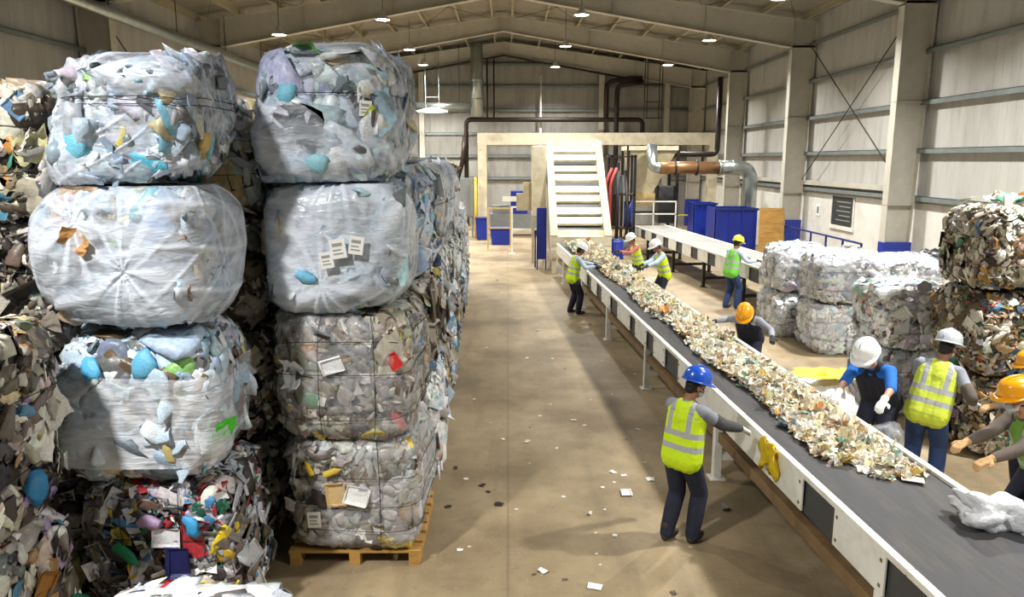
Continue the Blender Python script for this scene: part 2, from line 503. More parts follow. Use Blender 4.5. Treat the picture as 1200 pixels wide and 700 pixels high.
for (x, y, z, p) in ((-4.3, 19.6, 8.4, .9), (7.4, 21.6, 8.0, 1.3), (7.4, 14.4, 8.0, 1.7), (7.4, 7.2, 8.0, 1.7), (7.4, .5, 8.0, 1.2), (-4.3, 12, 8.4, .6), (-4.3, 1.2, 8.2, 1.8)):
    lamp(x, y, z, 'lit pendant lamp hanging nearer than the first visible roof beam', PW * p)
exec_marker = None
# ------------------------------------------------------------------ machinery at the far end
def tb(pts, r, name, m, parent=None, seg=10, label=None, cat=None, group=None):
    o = MB().tube(pts, r, seg).build(name, m, parent)
    if label: tag(o, label, cat, group)
    return o
def bend(pts, rad=.25, n=5):
    """rounds the corners of a pipe run"""
    pts = [Vector(p) for p in pts]; out = [pts[0]]
    for a, b, c in zip(pts, pts[1:], pts[2:]):
        u = (a - b).normalized(); v = (c - b).normalized()
        for k in range(n + 1):
            t = k / n
            p0, p2 = b + u * rad, b + v * rad
            out.append(p0 * (1 - t) ** 2 + b * 2 * t * (1 - t) + p2 * t * t)
    return out + [pts[-1]]

# inclined cleated feeder
f = empty('inclined_feeder', (2.42, 25.0, 0))
tag(f, 'cream steel inclined feeder with crossbars climbing behind the sorting belt', 'conveyor')
ang = math.atan2(3.1, 3.5); Lf = math.hypot(3.1, 3.5)
def fp(u, v):      # u along the slope, v above it -> (y, z)
    return (u * math.cos(ang) - v * math.sin(ang), 1.0 + u * math.sin(ang) + v * math.cos(ang))
for sx, nm in ((-1, 'side_wall'), (1, 'side_wall')):
    a, b = sorted((sx * .80, sx * .98))
    MB().prism([fp(0, -.45), fp(Lf, -.45), fp(Lf, .32), fp(0, .32)], 'x', a, b).build(nm, M['cream'], f)
    MB().prism([fp(-.02, .32), fp(Lf, .32), fp(Lf, .36), fp(-.02, .36)], 'x', a - .03, b + .03).build('side_wall_cap', M['creamdk'], f)
MB().prism([fp(0, -.40), fp(Lf, -.40), fp(Lf, -.30), fp(0, -.30)], 'x', -.80, .80).build('bed', M['darkpanel'], f)
for k in range(9):
    u = .2 + k * .53
    h = .12 if k % 2 else .05
    MB().prism([fp(u, h - .07), fp(u + .36, h - .07), fp(u + .33, h), fp(u + .03, h)], 'x', -.79, .79).build('cleat', M['cream'] if k % 3 else M['creamdk'], f)
ap = MB().box(-1.0, 1.0, -.28, -.02, .52, .80).box(-1.0, 1.0, -.24, -.02, .92, 1.22).box(-1.0, -.5, -.22, -.02, .8, .92).box(.62, 1.0, -.22, -.02, .8, .92)
ap.build('front_apron', M['cream'], f)
MB().box(-.5, .62, -.12, -.04, .8, .92).build('discharge_slot', M['black'], f)
MB().box(-.95, .95, 3.55, 3.75, 3.7, 4.45).box(-.9, .9, 3.52, 3.55, 3.95, 4.3).build('head_drum_cover', M['cream'], f)
for sx in (-1, 1):
    for (yy, zt) in ((-.15, .52), (1.6, 2.0), (3.3, 3.55)):
        MB().box(sx * .88 - .07, sx * .88 + .07, yy - .07, yy + .07, 0, zt).build('leg', M['cream'], f)
    MB().bar((sx * .88, -.1, .35), (sx * .88, 3.3, .35), .08, .1).build('foot_rail', M['creamdk'], f)
# drive tower left of the feeder
d = empty('drive_tower', (1.12, 27.6, 0)); tag(d, 'narrow cream drive housing standing against the left side of the feeder', 'machine')
MB().box(-.25, .25, -.3, .5, 1.7, 4.2, bev=.03).build('housing', M['cream'], d)
MB().box(-.55, -.25, -.2, .3, 1.9, 2.9).box(-.8, -.55, -.2, .3, 1.9, 2.5).build('stepped_guard', M['creamdk'], d)
for xx in (-.2, .2):
    MB().box(xx - .05, xx + .05, -.1, .0, 0, 1.7).build('leg', M['cream'], d)
p = empty('blue_curtain_panel', (1.16, 25.75, 0)); tag(p, 'tall blue guard panel beside the lower left of the cream feeder', 'guard panel')
MB().box(-.17, .17, -.03, .03, .35, 2.1).box(-.17, -.13, -.05, .05, 0, 2.1).box(.13, .17, -.05, .05, 0, 2.1).build('panel', M['blue'], p)
MB().box(-.24, -.19, -.02, .03, .05, 1.2).build('edge_strip', M['bluedark'], p)
dr = empty('blue_drum', (3.75, 26.2, 0)); tag(dr, 'blue plastic drum standing right of the cream feeder', 'drum')
MB().lathe([(0, 0), (.27, 0), (.29, .05), (.29, .3), (.31, .33), (.29, .36), (.29, .62), (.31, .65), (.29, .68), (.29, .9), (.27, .95), (0, .95)], 20).build('barrel', M['blue'], dr)
MB().lathe([(0, .95), (.24, .95), (.24, .985), (0, .985)], 20).build('lid', M['bluedark'], dr)
for k, (x, c) in enumerate(((3.55, (170, 40, 40)), (3.72, (186, 60, 56)))):
    o = tb(bend([(x, 27.6, 0), (x, 27.6, 2.9), (x + .25, 27.9, 3.4)], .3), .05, 'red_hose', mat('red_hose_%d' % k, c, .5))
    tag(o, ('red', 'second red')[k] + ' hose rising right of the cream feeder' + ('', ', beside the hopper')[k], 'hose')

# cream portal
g = empty('portal_gantry', (0, 36.5, 0)); tag(g, 'long cream steel portal beam spanning the far end of the hall', 'gantry')
MB().box(-1.42, 9.95, -.2, .2, 4.40, 4.44).box(-1.42, 9.95, -.2, .2, 4.92, 4.96).box(-1.42, 9.95, -.02, .02, 4.44, 4.92).box(-1.42, 9.95, -.205, -.2, 4.405, 4.955).build('beam', M['cream'], g)
for x in (-1.2, 9.75):
    MB().box(x - .21, x + .21, -.2, -.17, 0, 4.4).box(x - .21, x + .21, .17, .2, 0, 4.4).box(x - .02, x + .02, -.17, .17, 0, 4.4).box(x - .3, x + .3, -.3, .3, 0, .03).build('leg', M['cream'], g)
for x in (1.5, 4.6, 7.6):
    MB().box(x - .01, x + .01, -.19, .19, 4.44, 4.92).build('stiffener', M['creamdk'], g)
o = tb([(-1.52, 36.15, 0), (-1.52, 36.15, 2.9)], .06, 'bollard_pipe', M['yellow'], label='tall yellow guard pipe at the left leg of the portal', cat='guard post')
b = empty('blue_bin', (-1.2, 35.55, 0)); tag(b, 'blue wheeled bin at the left foot of the portal', 'bin')
MB().prism([(-.24, .05), (.24, .05), (.3, 1.0), (-.3, 1.0)], 'y', -.3, .3).build('tub', M['blue'], b)
MB().box(-.32, .32, -.33, .33, 1.0, 1.06, bev=.02).build('lid', M['bluedark'], b)
for xx in (-.2, .2): MB().tube([(xx - .03, .32, .09), (xx + .03, .32, .09)], .09, 12).build('wheel', M['black'], b)
c = empty('control_cabinet', (-1.95, 36.6, 0)); tag(c, 'grey electrical cabinet left of the yellow guard pipe', 'cabinet')
MB().box(-.32, .32, -.18, .18, 1.0, 2.85, bev=.015).build('housing', M['greybox'], c)
MB().box(-.29, .29, -.2, -.18, 1.05, 2.8).build('door', M['greybox'], c)
for xx in (-.26, .26): MB().box(xx - .04, xx + .04, -.1, .1, 0, 1.0).build('leg', M['greybox'], c)
# white rail gates and the machine behind them
for (x, y, w, h, m, lab) in ((.75, 30.0, 1.15, 1.9, 'white', 'white tube safety frame standing left of the feeder'), (-.35, 31.5, .95, 1.75, 'tan', 'tan tube frame beside the white safety frame')):
    q = empty('safety_frame', (x, y, 0)); tag(q, lab, 'frame')
    for sx in (-1, 1): MB().bar((sx * w / 2, 0, 0), (sx * w / 2, 0, h), .07, .07).build('post', M[m], q)
    for zz in (h - .03, h * .52): MB().bar((-w / 2, 0, zz), (w / 2, 0, zz), .06, .06).build('rail', M[m], q)
    MB().box(-w / 2 - .1, -w / 2 + .1, -.2, .2, 0, .02).box(w / 2 - .1, w / 2 + .1, -.2, .2, 0, .02).build('foot_plate', M[m], q)
mm = empty('sorting_machine', (.35, 37.8, 0)); tag(mm, 'grey and blue machine under the portal behind the safety frames', 'machine')
MB().box(-1.2, 1.2, -.5, .5, .3, 1.1, bev=.02).build('base', M['greybox'], mm)
MB().box(-.2, .6, -.52, .3, 1.1, 2.2, bev=.02).build('blue_cabinet', M['blue'], mm)
MB().box(.62, 1.2, -.52, .2, 1.1, 2.0, bev=.02).build('lilac_cabinet', mat('lilac_paint', (134, 120, 168), .5), mm)
MB().box(-1.1, -.25, -.4, .3, 1.1, 1.5, bev=.02).build('grey_hood', M['girt'], mm)
MB().box(-.6, .7, -.56, -.52, 1.7, 1.95).build('white_fascia', M['white'], mm)
for xx in (-1, 1): MB().box(xx - .1, xx + .1, -.4, .4, 0, .3).build('leg', M['black'], mm)
sk = empty('blue_tote', (-.3, 33.6, 0)); tag(sk, 'low blue tote box on the floor between tan frame and portal', 'box')
MB().prism([(-.4, 0), (.4, 0), (.48, .75), (-.48, .75)], 'y', -.35, .35).build('tub', M['blue'], sk)
MB().box(-.52, .52, -.4, .4, .7, .78).build('rim', M['bluedark'], sk)

# hopper right of the feeder
h = empty('feed_hopper', (6.15, 33.2, 0)); tag(h, 'tan hopper on legs under the portal, right of the feeder', 'hopper')
hp = MB()
tz, bz = 4.2, 2.3
T4 = [(-1.05, -.8, tz), (1.05, -.8, tz), (1.05, .8, tz), (-1.05, .8, tz)]; B4 = [(-.75, -.35, bz), (.1, -.35, bz), (.1, .35, bz), (-.75, .35, bz)]
hp.add(B4 + T4, [[3, 2, 1, 0], [0, 1, 5, 4], [1, 2, 6, 5], [2, 3, 7, 6], [3, 0, 4, 7]])
hp.build('hopper_shell', M['creamdk'], h)
MB().box(-1.12, 1.12, -.86, -.8, 4.1, 4.28).box(-1.12, 1.12, .8, .86, 4.1, 4.28).box(-1.12, -1.05, -.86, .86, 4.1, 4.28).box(1.05, 1.12, -.86, .86, 4.1, 4.28).build('rim', M['cream'], h)
MB().box(-.85, .2, -.45, .45, 1.75, 2.3).build('outlet_box', M['tan'], h)
MB().box(.35, 1.1, -.5, .5, 1.0, 2.6, bev=.03).build('gearbox_housing', M['darkpanel'], h)
for sx in (-1, 1):
    for sy in (-.8, .8): MB().box(sx * 1.05 - .06, sx * 1.05 + .06, sy - .06, sy + .06, 0, 4.1).build('leg', M['pipebrown'], h)
MB().bar((-1.05, -.8, 1.5), (1.05, -.8, 1.5), .08, .1).build('cross_member', M['pipebrown'], h)
# platform with white rails at the head of the second conveyor
pl = empty('railed_platform', (5.9, 31.1, 0)); tag(pl, 'small work platform with white tube railing at the far conveyor head', 'platform')
MB().box(-.95, .95, -.5, .5, .94, 1.0).build('deck', M['greybox'], pl)
for sx in (-.9, 0, .9):
    MB().bar((sx, -.45, 1.0), (sx, -.45, 2.05), .05, .05).build('rail_post', M['white'], pl)
    MB().box(sx - .05, sx + .05, -.45, -.35, 0, .94).build('leg', M['black'], pl)
for zz in (2.05, 1.55): MB().bar((-.93, -.45, zz), (.93, -.45, zz), .05, .05).build('rail', M['white'], pl)
# dark pump frame between the feeder and the hopper
pf = empty('pump_frame', (4.45, 29.8, 0)); tag(pf, 'dark frame of pipes and pumps between the cream feeder and the hopper', 'machine')
for xx in (-.45, .45):
    for yy in (-.4, .4): MB().box(xx - .05, xx + .05, yy - .05, yy + .05, 0, 3.9).build('post', M['black'], pf)
for zz in (1.1, 2.4, 3.85): MB().box(-.5, .5, -.45, .45, zz - .05, zz).build('shelf', M['pipebrown'], pf)
MB().tube([(-.3, -.1, .42), (.35, -.1, .42)], .3, 16).box(-.35, .4, -.3, .15, 0, .14).build('pump_body', M['greybox'], pf)
MB().tube(bend([(-.2, -.25, .5), (-.2, -.5, 1.6), (-.2, -.3, 3.6)], .3), .07, 10).build('hose', M['black'], pf)
MB().tube(bend([(.15, -.25, .5), (.2, -.52, 1.3), (.1, -.3, 3.3)], .3), .06, 10).build('hose', M['black'], pf)
MB().tube([(.3, .1, 1.1), (.3, .1, 2.1)], .17, 14).build('filter_vessel', M['blue'], pf)
MB().box(-.4, .1, -.1, .3, 2.4, 3.1, bev=.02).build('valve_box', M['greybox'], pf)
# round duct with elbow
q = empty('extract_duct', (0, 31.6, 0)); tag(q, 'large round duct, brown then silver, bending down beside the right wall', 'duct')
MB().tube([(6.3, 0, 3.38), (7.2, 0, 3.38), (8.75, 0, 3.38)], .26, 18).build('brown_section', M['copper'], q)
MB().tube([(8.75, 0, 3.38)] + [(9.55 + .5 * math.sin(t), 0, 2.88 + .5 * math.cos(t)) for t in [k * PI / 12 for k in range(7)]] + [(10.05, 0, 0)], .30, 18).build('silver_section', M['galv'], q)
for xx in (6.9, 7.8, 8.75, 9.3): MB().tube([(xx - .03, 0, 3.38), (xx + .03, 0, 3.38)], .325, 18).build('flange_ring', M['galv'] if xx > 8.5 else M['pipebrown'], q)
MB().tube(bend([(6.35, 0, 3.38), (6.0, .05, 3.38), (6.0, .42, 4.3)], .25), .22, 14).build('inlet_elbow', M['galv'], q)
q = tb(bend([(6.4, 34.45, 3.95), (9.4, 34.45, 3.95), (9.4, 34.45, 7.3)], .3), .12, 'hanging_dark_pipe', M['pipebrown'], label='thin dark pipe run above the large round duct', cat='pipe')
# blue containers
for (x, y, w, dd, hh, lab) in ((8.45, 28.6, 1.55, 1.3, 1.95, 'blue steel skip nearer the second conveyor'), (7.95, 31.0, .9, 1.0, 2.0, 'smaller blue steel skip left of the big one')):
    s = empty('blue_skip', (x, y, 0)); tag(s, lab, 'skip', 'blue skips')
    t_ = .03
    m_ = MB().box(-w / 2, w / 2, -dd / 2, dd / 2, .12, .16)
    m_.box(-w / 2, w / 2, -dd / 2, -dd / 2 + t_, .16, hh).box(-w / 2, w / 2, dd / 2 - t_, dd / 2, .16, hh).box(-w / 2, -w / 2 + t_, -dd / 2, dd / 2, .16, hh).box(w / 2 - t_, w / 2, -dd / 2, dd / 2, .16, hh)
    m_.build('shell', M['blue'], s)
    r_ = MB()
    for k in range(4):
        xx = -w / 2 + .05 + k * (w - .1) / 3
        r_.box(xx - .03, xx + .03, -dd / 2 - .05, -dd / 2, .14, hh)
    r_.build('stiffener_ribs', M['blue'], s)
    MB().box(-w / 2 - .04, w / 2 + .04, -dd / 2 - .06, -dd / 2 + .03, hh - .08, hh).build('top_rim', M['bluedark'], s)
    for xx in (-w / 2 + .1, w / 2 - .1): MB().box(xx - .06, xx + .06, -dd / 2, dd / 2, 0, .12).build('skid', M['black'], s)
st = empty('board_stack', (9.25, 26.4, 0)); tag(st, 'upright tan boards leaning beside the blue skip', 'boards')
for k in range(4):
    MB().box(-.42, .42, -.03, .03, 0, 2.05 - .12 * k, M=Matrix.Translation((.06 * k, .12 * k, 0)) @ Matrix.Rotation(-.06, 4, 'X')).build('board', M['tan'] if k % 2 else M['wood'], st)
tw = empty('yellow_trolley', (7.9, 33.2, 0)); tag(tw, 'yellow low trolley frame behind the second conveyor', 'trolley')
MB().box(-.5, .5, -.3, .3, .5, .58).build('deck', M['yellow'], tw)
for xx in (-.42, .42): MB().box(xx - .04, xx + .04, -.25, .25, 0, .5).build('leg', M['yellow'], tw)
MB().tube(bend([(-.45, .25, .58), (-.45, .25, 1.3), (.45, .25, 1.3), (.45, .25, .58)], .15), .03, 8).build('handle', M['yellow'], tw)
# blue railing along the right wall
r = empty('blue_railing', (9.85, 0, 0)); tag(r, 'blue tube railing running along the right wall', 'railing')
for zz in (1.4, .8): MB().bar((0, 20.9, zz), (0, 28.0, zz), .05, .05).build('rail', M['bluedark'], r)
for k in range(7): MB().bar((0, 20.9 + k * 7.1 / 6, 0), (0, 20.9 + k * 7.1 / 6, 1.4), .05, .05).build('post', M['bluedark'], r)
# notices on the right wall
n = empty('notice_board', (WX - .03, 25.0, 0)); tag(n, 'dark notice board in a pale frame on the right wall', 'notice board')
MB().box(-.02, .0, -.8, .8, 1.55, 2.5).build('panel', M['board'], n)
MB().box(-.05, .0, -.88, .88, 1.42, 1.55).box(-.04, 0, -.84, -.8, 1.55, 2.53).box(-.04, 0, .8, .84, 1.55, 2.53).build('frame', M['white'], n)
pr = MB()
for k in range(5): pr.box(-.024, -.02, -.6, .45 - .2 * (k % 2), 2.32 - k * .15, 2.35 - k * .15)
pr.build('printed_lines', M['ink'], n)
n = empty('small_wall_notice', (WX - .025, 27.0, 0)); tag(n, 'small white notice on the right wall, left of the board', 'notice')
MB().box(-.012, .0, -.17, .17, 1.75, 2.15).build('sheet', M['paper'], n)
MB().box(-.016, -.012, -.09, .09, 1.83, 2.07).build('print_block', M['greybox'], n)

# pipework on the end wall
PG = 'dark pipes at the end wall'
tb(bend([(-2.3, 43.0, 0), (-2.3, 43.0, 5.9), (7.5, 43.0, 5.9), (7.5, 43.0, 3.2)], .3), .13, 'brown_pipe', M['pipebrown'], label='thick dark brown pipe run crossing the end wall at mid height', cat='pipe', group=PG)
tb(bend([(5.45, 42.95, 6.04), (5.45, 42.95, 7.9), (6.6, 42.95, 8.1), (7.4, 42.95, 8.1)], .35), .14, 'brown_pipe', M['pipebrown'], label='left of two dark riser pipes right of the portal middle', cat='pipe', group=PG)
tb(bend([(5.98, 42.55, 0), (5.98, 42.55, 7.7), (7.4, 42.55, 7.9)], .35), .14, 'brown_pipe', M['pipebrown'], label='right of two dark riser pipes right of the portal middle', cat='pipe', group=PG)
tb([(-9.9, 43.26, 7.62), (RX, 43.26, 9.36), (7.2, 43.26, 8.05)], .06, 'brown_pipe', M['pipebrown'], label='dark pipe following the slope of the last roof beam', cat='pipe', group=PG)
for k, x in enumerate((-1.12, -.75)):
    tb([(x, 43.0, 5.9), (x, 43.0, 9.2)], .05, 'brown_pipe', M['pipebrown'], label=('left', 'right')[k] + ' thin dark pipe dropping from the roof apex', cat='pipe', group=PG)
tb([(-5.5, 43.3, 0), (-5.5, 43.3, 8.35)], .06, 'brown_pipe', M['pipebrown'], label='thin dark downpipe at the left of the end wall', cat='pipe', group=PG)
tb(bend([(-2.9, 43.2, 2.4), (-2.5, 42.7, 3.6), (-2.35, 42.7, 5.0)], .4), .13, 'brown_pipe', M['pipebrown'], label='slanting dark pipe beside the lower left of the brown run', cat='pipe', group=PG)
tb([(1.85, 43.3, 0), (1.85, 43.3, 8.3)], .055, 'white_conduit', M['white'], label='thin white vertical conduit on the end wall above the feeder', cat='conduit')
vd = empty('round_air_duct', (0, 42.0, 0)); tag(vd, 'galvanised round duct dropping from the roof at the end wall', 'duct')
for xx in (-2.6, -4.4): MB().tube([(xx, 0, 6.74), (xx, 0, roof_z(xx) - .25)], .015, 6).build('hanger_rod', M['rod'], vd)
MB().tube([(-1.65, 0, 6.0), (-1.65, 0, roof_z(-1.65) - .3)], .33, 18).build('vertical_section', M['galv'], vd)
MB().tube([(-1.65, 0, 6.55), (-5.0, 0, 6.55)], .2, 16).build('side_branch', M['galv'], vd)
for zz in (6.9, 7.9): MB().tube([(-1.65, 0, zz - .03), (-1.65, 0, zz + .03)], .36, 18).build('flange_ring', M['galv'], vd)
dl = empty('pendant_dish_lamp', (-3.95, 40.9, 6.2)); tag(dl, 'large lit dish lamp below the galvanised duct at the end wall', 'lamp')
MB().lathe([(0, .22), (.2, .2), (.85, .05), (.92, 0), (.88, 0), (0, .1)], 28).build('dish', M['shade'], dl)
MB().lathe([(0, .02), (.82, .01), (.82, .03), (0, .06)], 28).build('lens', M['lens'], dl)
hg = MB()
for xx in (-.35, .35): hg.bar((xx, 0, .1), (xx, 0, roof_z(-3.95) - 6.22), .03, .03)
hg.bar((-.35, 0, .75), (.35, 0, .75), .03, .03)
hg.build('hanger', M['girt'], dl)
l = bpy.data.lights.new('dish_light', 'AREA'); l.shape = 'DISK'; l.size = 1.2; l.energy = PW * .5; l.color = (1, .98, .94)
lo = bpy.data.objects.new('dish_light', l); COL.objects.link(lo); lo.location = (-3.95, 40.9, 6.18)
# wire cage high at the right of the end wall
cg = empty('hanging_cable_cage', (7.9, 42.2, 5.9)); tag(cg, 'dark wire cage holding pipework high at the right of the end wall', 'cage')
cm = MB()
for xx in (-.4, .4):
    for yy in (-.4, .4): cm.bar((xx, yy, 0), (xx, yy, roof_z(7.9) - 5.92), .04, .04)
for zz in (.05, .9, 1.8):
    for a, b_ in (((-.4, -.4), (.4, -.4)), ((.4, -.4), (.4, .4)), ((.4, .4), (-.4, .4)), ((-.4, .4), (-.4, -.4))): cm.bar((*a, zz), (*b_, zz), .03, .03)
cm.build('cage_frame', M['pipebrown'], cg)
# long galvanised pipe below the left eave
gp = empty('eave_pipe', (-10.0, 0, 0)); tag(gp, 'long galvanised pipe hung below the left eave', 'pipe')
MB().tube([(0, Y0 + 1, 7.35), (0, 43, 7.35)], .15, 14).build('pipe_run', M['galv'], gp)
hm = MB()
for k in range(12):
    yy = -4 + k * 4.0
    hm.tube([(0, yy, 7.35), (0, yy, roof_z(-10) - .25)], .015, 6)
hm.build('hanger_rods', M['rod'], gp)

# ------------------------------------------------------------------ waste pieces
def ico(sub):
    bm = bmesh.new(); bmesh.ops.create_icosphere(bm, subdivisions=sub, radius=1.0)
    V = np.array([v.co[:] for v in bm.verts]); T = np.array([[v.index for v in f.verts] for f in bm.faces]); bm.free()
    return V, T

def wob(P, rs, k=8, freq=2.0):
    """smooth pseudo noise, about -1..1"""
    out = np.zeros(len(P))
    for i in range(k):
        d = rs.normal(size=3); d /= np.linalg.norm(d)
        f = freq * (0.6 + 1.3 * rs.rand())
        out += np.sin(P @ d * f * 2 * PI / 2 + rs.rand() * 6.28)
    return out / math.sqrt(k) * .8

def grid_tris(nu, nv):
    T = []
    for i in range(nu - 1):
        for j in range(nv - 1):
            a = i * nv + j
            T += [[a, a + nv, a + nv + 1], [a, a + nv + 1, a + 1]]
    return np.array(T)

def t_sheet(rs, n=5, curl=1.0):
    u, v = np.meshgrid(np.linspace(-.5, .5, n), np.linspace(-.35, .35, n), indexing='ij')
    P = np.stack([u.ravel(), v.ravel(), np.zeros(n * n)], 1)
    P[:, 2] = wob(P, rs, 5, 1.6) * .2 * curl + (P[:, 0] * rs.normal()) ** 2 * .6 * curl
    P += rs.normal(size=P.shape) * .05
    return P, grid_tris(n, n)

def t_bottle(rs, seg=8):
    prof = [(.0, -.5), (.17, -.5), (.2, -.42), (.19, 0), (.2, .18), (.1, .36), (.07, .42), (.075, .5), (.0, .5)]
    P = []
    fl = .35 + .5 * rs.rand()
    for r, z in prof:
        for k in range(seg):
            a = 2 * PI * k / seg
            P.append((r * math.cos(a), r * math.sin(a) * fl, z))
    P = np.array(P)
    P += np.stack([wob(P, rs, 4, 2.5) * .035, wob(P, rs, 4, 2.5) * .03, wob(P, rs, 4, 2) * .04], 1)
    P = P[:, [0, 2, 1]]
    T = []
    for i in range(len(prof) - 1):
        for k in range(seg):
            a, b = i * seg + k, i * seg + (k + 1) % seg
            T += [[a, b, b + seg], [a, b + seg, a + seg]]
    return P, np.array(T)

def t_lump(rs, sub=2):
    V, T = ico(sub)
    n1 = wob(V, rs, 7, 1.6); n2 = 1 - np.abs(wob(V, rs, 7, 3.2))
    V = V * (0.42 + .13 * n1 + .12 * n2)[:, None]
    V *= np.array([1, .55 + .4 * rs.rand(), .45 + .3 * rs.rand()])
    return V, T

def t_tray(rs):
    w, l, h = .3, .45, .16
    a = np.array([[-w, -l, 0], [w, -l, 0], [w, l, 0], [-w, l, 0]]); b = a * np.array([1.15, 1.1, 1]) + np.array([0, 0, h]); c = b * np.array([1.12, 1.1, 1])
    P = np.concatenate([a, b, c]) + rs.normal(size=(12, 3)) * .035
    T = [[0, 2, 1], [0, 3, 2]]
    for o in (0, 4):
        for k in range(4):
            i, j = o + k, o + (k + 1) % 4
            T += [[i, j, j + 4], [i, j + 4, i + 4]]
    return P, np.array(T)

def t_cap(rs, seg=10):
    P = [(0, 0, .1)] + [(.5 * math.cos(2 * PI * k / seg), .5 * math.sin(2 * PI * k / seg), .08) for k in range(seg)] + [(.5 * math.cos(2 * PI * k / seg), .5 * math.sin(2 * PI * k / seg), -.1) for k in range(seg)]
    T = []
    for k in range(seg):
        a, b = 1 + k, 1 + (k + 1) % seg
        T += [[0, a, b], [a, a + seg, b + seg], [a, b + seg, b]]
    return np.array(P), np.array(T)

_rs = np.random.RandomState(5)
TPL = {
    'sheet': [t_sheet(_rs, 6) for _ in range(7)],
    'flat': [t_sheet(_rs, 4, .45) for _ in range(4)],
    'bottle': [t_bottle(_rs) for _ in range(6)],
    'lump': [t_lump(_rs) for _ in range(6)],
    'tray': [t_tray(_rs) for _ in range(3)],
    'cap': [t_cap(_rs)],
}

def rand_frames(N, rs, tilt):
    """rotation matrices whose z axis leans from the normals N by about tilt"""
    n = N + rs.normal(size=N.shape) * tilt[:, None]
    n /= np.linalg.norm(n, axis=1)[:, None]
    r = rs.normal(size=N.shape)
    x = np.cross(n, r); x /= np.linalg.norm(x, axis=1)[:, None] + 1e-9
    y = np.cross(n, x)
    return np.stack([x, y, n], 2)

def scatter(P, N, rs, mix, pal, size, tilt=.45, squash=1.0, hmax=None):
    """instances templates on points; returns one big tri soup with a colour per vertex"""
    kinds = list(mix); w = np.array([mix[k] for k in kinds], float); w /= w.sum()
    cols = np.array([lin(*c) for c, _ in pal]); pw = np.array([q for _, q in pal], float); pw /= pw.sum()
    n = len(P)
    ks = rs.choice(len(kinds), n, p=w)
    ci = rs.choice(len(pal), n, p=pw)
    C = cols[ci] * (0.75 + .45 * rs.rand(n))[:, None]
    C = np.clip(C * (1 + rs.normal(size=(n, 3)) * .05), 0.004, .92)
    S = size * np.exp(rs.normal(size=n) * .35)
    F = rand_frames(N, rs, np.full(n, tilt))
    Vs, Ts, Cs = [], [], []; base = 0
    for ki, k in enumerate(kinds):
        for ti, (V, T) in enumerate(TPL[k]):
            idx = np.where((ks == ki) & (np.arange(n) % len(TPL[k]) == ti))[0]
            if len(idx) == 0: continue
            an = 0.75 + .6 * rs.rand(len(idx), 1, 3); an[:, :, 2] *= squash
            W = V[None] * an * S[idx][:, None, None]
            W = np.einsum('nij,nvj->nvi', F[idx], W)
            if hmax:            # pressed flat against the face of the bale
                dn = np.einsum('nvj,nj->nv', W, N[idx])
                d2 = np.where(dn > 0, hmax * np.tanh(dn / hmax), dn)
                W = W + (d2 - dn)[:, :, None] * N[idx][:, None, :]
            W = W + P[idx][:, None, :]
            m = len(V)
            Vs.append(W.reshape(-1, 3))
            Ts.append((T[None] + (np.arange(len(idx)) * m)[:, None, None] + base).reshape(-1, 3))
            Cs.append(np.repeat(C[idx], m, axis=0))
            base += m * len(idx)
    return np.concatenate(Vs), np.concatenate(Ts), np.concatenate(Cs)

# ------------------------------------------------------------------ bale surface
class Block:
    """rounded, bulging block; c is a point on the unit cube surface"""
    def __init__(s, w, d, h, seed, n=6.0, bulge=.05, noise=.035, bands=(), lean=(0, 0)):
        s.dim = np.array([w, d, h]) / 2; s.rs = np.random.RandomState(seed); s.n = n; s.bulge = bulge; s.bands = bands; s.lean = lean
        rs = s.rs
        s.dirs = rs.normal(size=(9, 3)); s.dirs /= np.linalg.norm(s.dirs, axis=1)[:, None]
        s.fr = 2.2 + 4.5 * rs.rand(9); s.ph = rs.rand(9) * 6.28; s.amp = noise
        s.skew = rs.normal(size=2) * .02
    def at(s, c, off=0.0):
        c = np.asarray(c, float)
        k = (np.abs(c) ** s.n).sum(1) ** (-1 / s.n)
        u = c * k[:, None]
        z = u[:, 2]
        p = u * s.dim
        b = 1 + s.bulge * (1 - z ** 2) 
        p[:, 0] *= b; p[:, 1] *= b
        g = np.sign(c) * np.abs(c) ** (s.n - 1) / s.dim
        g /= np.linalg.norm(g, axis=1)[:, None] + 1e-9
        w = np.zeros(len(c))
        for d, f, ph in zip(s.dirs, s.fr, s.ph):
            w += np.sin(p @ d * f + ph)
        w = w / 3 * s.amp
        for zb in s.bands:
            w -= .022 * np.exp(-((z - zb) / .10) ** 2) * (1 - np.abs(g[:, 2]))
        flat = np.clip((np.abs(g[:, 2]) - .8) / .2, 0, 1)       # tops and undersides stay level so that blocks stack
        w = w * (1 - .75 * flat)
        p = p + g * (w + off)[:, None]
        p[:, 0] += s.lean[0] * (z + 1) / 2; p[:, 1] += s.lean[1] * (z + 1) / 2
        p[:, 2] += s.dim[2]
        return p, g

FACES = {'+x': (0, 1, (1, 2)), '-x': (0, -1, (1, 2)), '+y': (1, 1, (0, 2)), '-y': (1, -1, (0, 2)), '+z': (2, 1, (0, 1)), '-z': (2, -1, (0, 1))}
def cube_grid(n, faces=FACES):
    Vs, Ts = [], []; base = 0
    T0 = grid_tris(n, n)
    for k in faces:
        ax, sg, (a, b) = FACES[k]
        u, v = np.meshgrid(np.linspace(-1, 1, n), np.linspace(-1, 1, n), indexing='ij')
        P = np.zeros((n * n, 3)); P[:, ax] = sg; P[:, a] = np.tan(u.ravel() * PI / 4); P[:, b] = np.tan(v.ravel() * PI / 4)
        T = T0 if (sg > 0) != (ax == 1) else T0[:, ::-1]
        Vs.append(P); Ts.append(T + base); base += n * n
    return np.concatenate(Vs), np.concatenate(Ts)

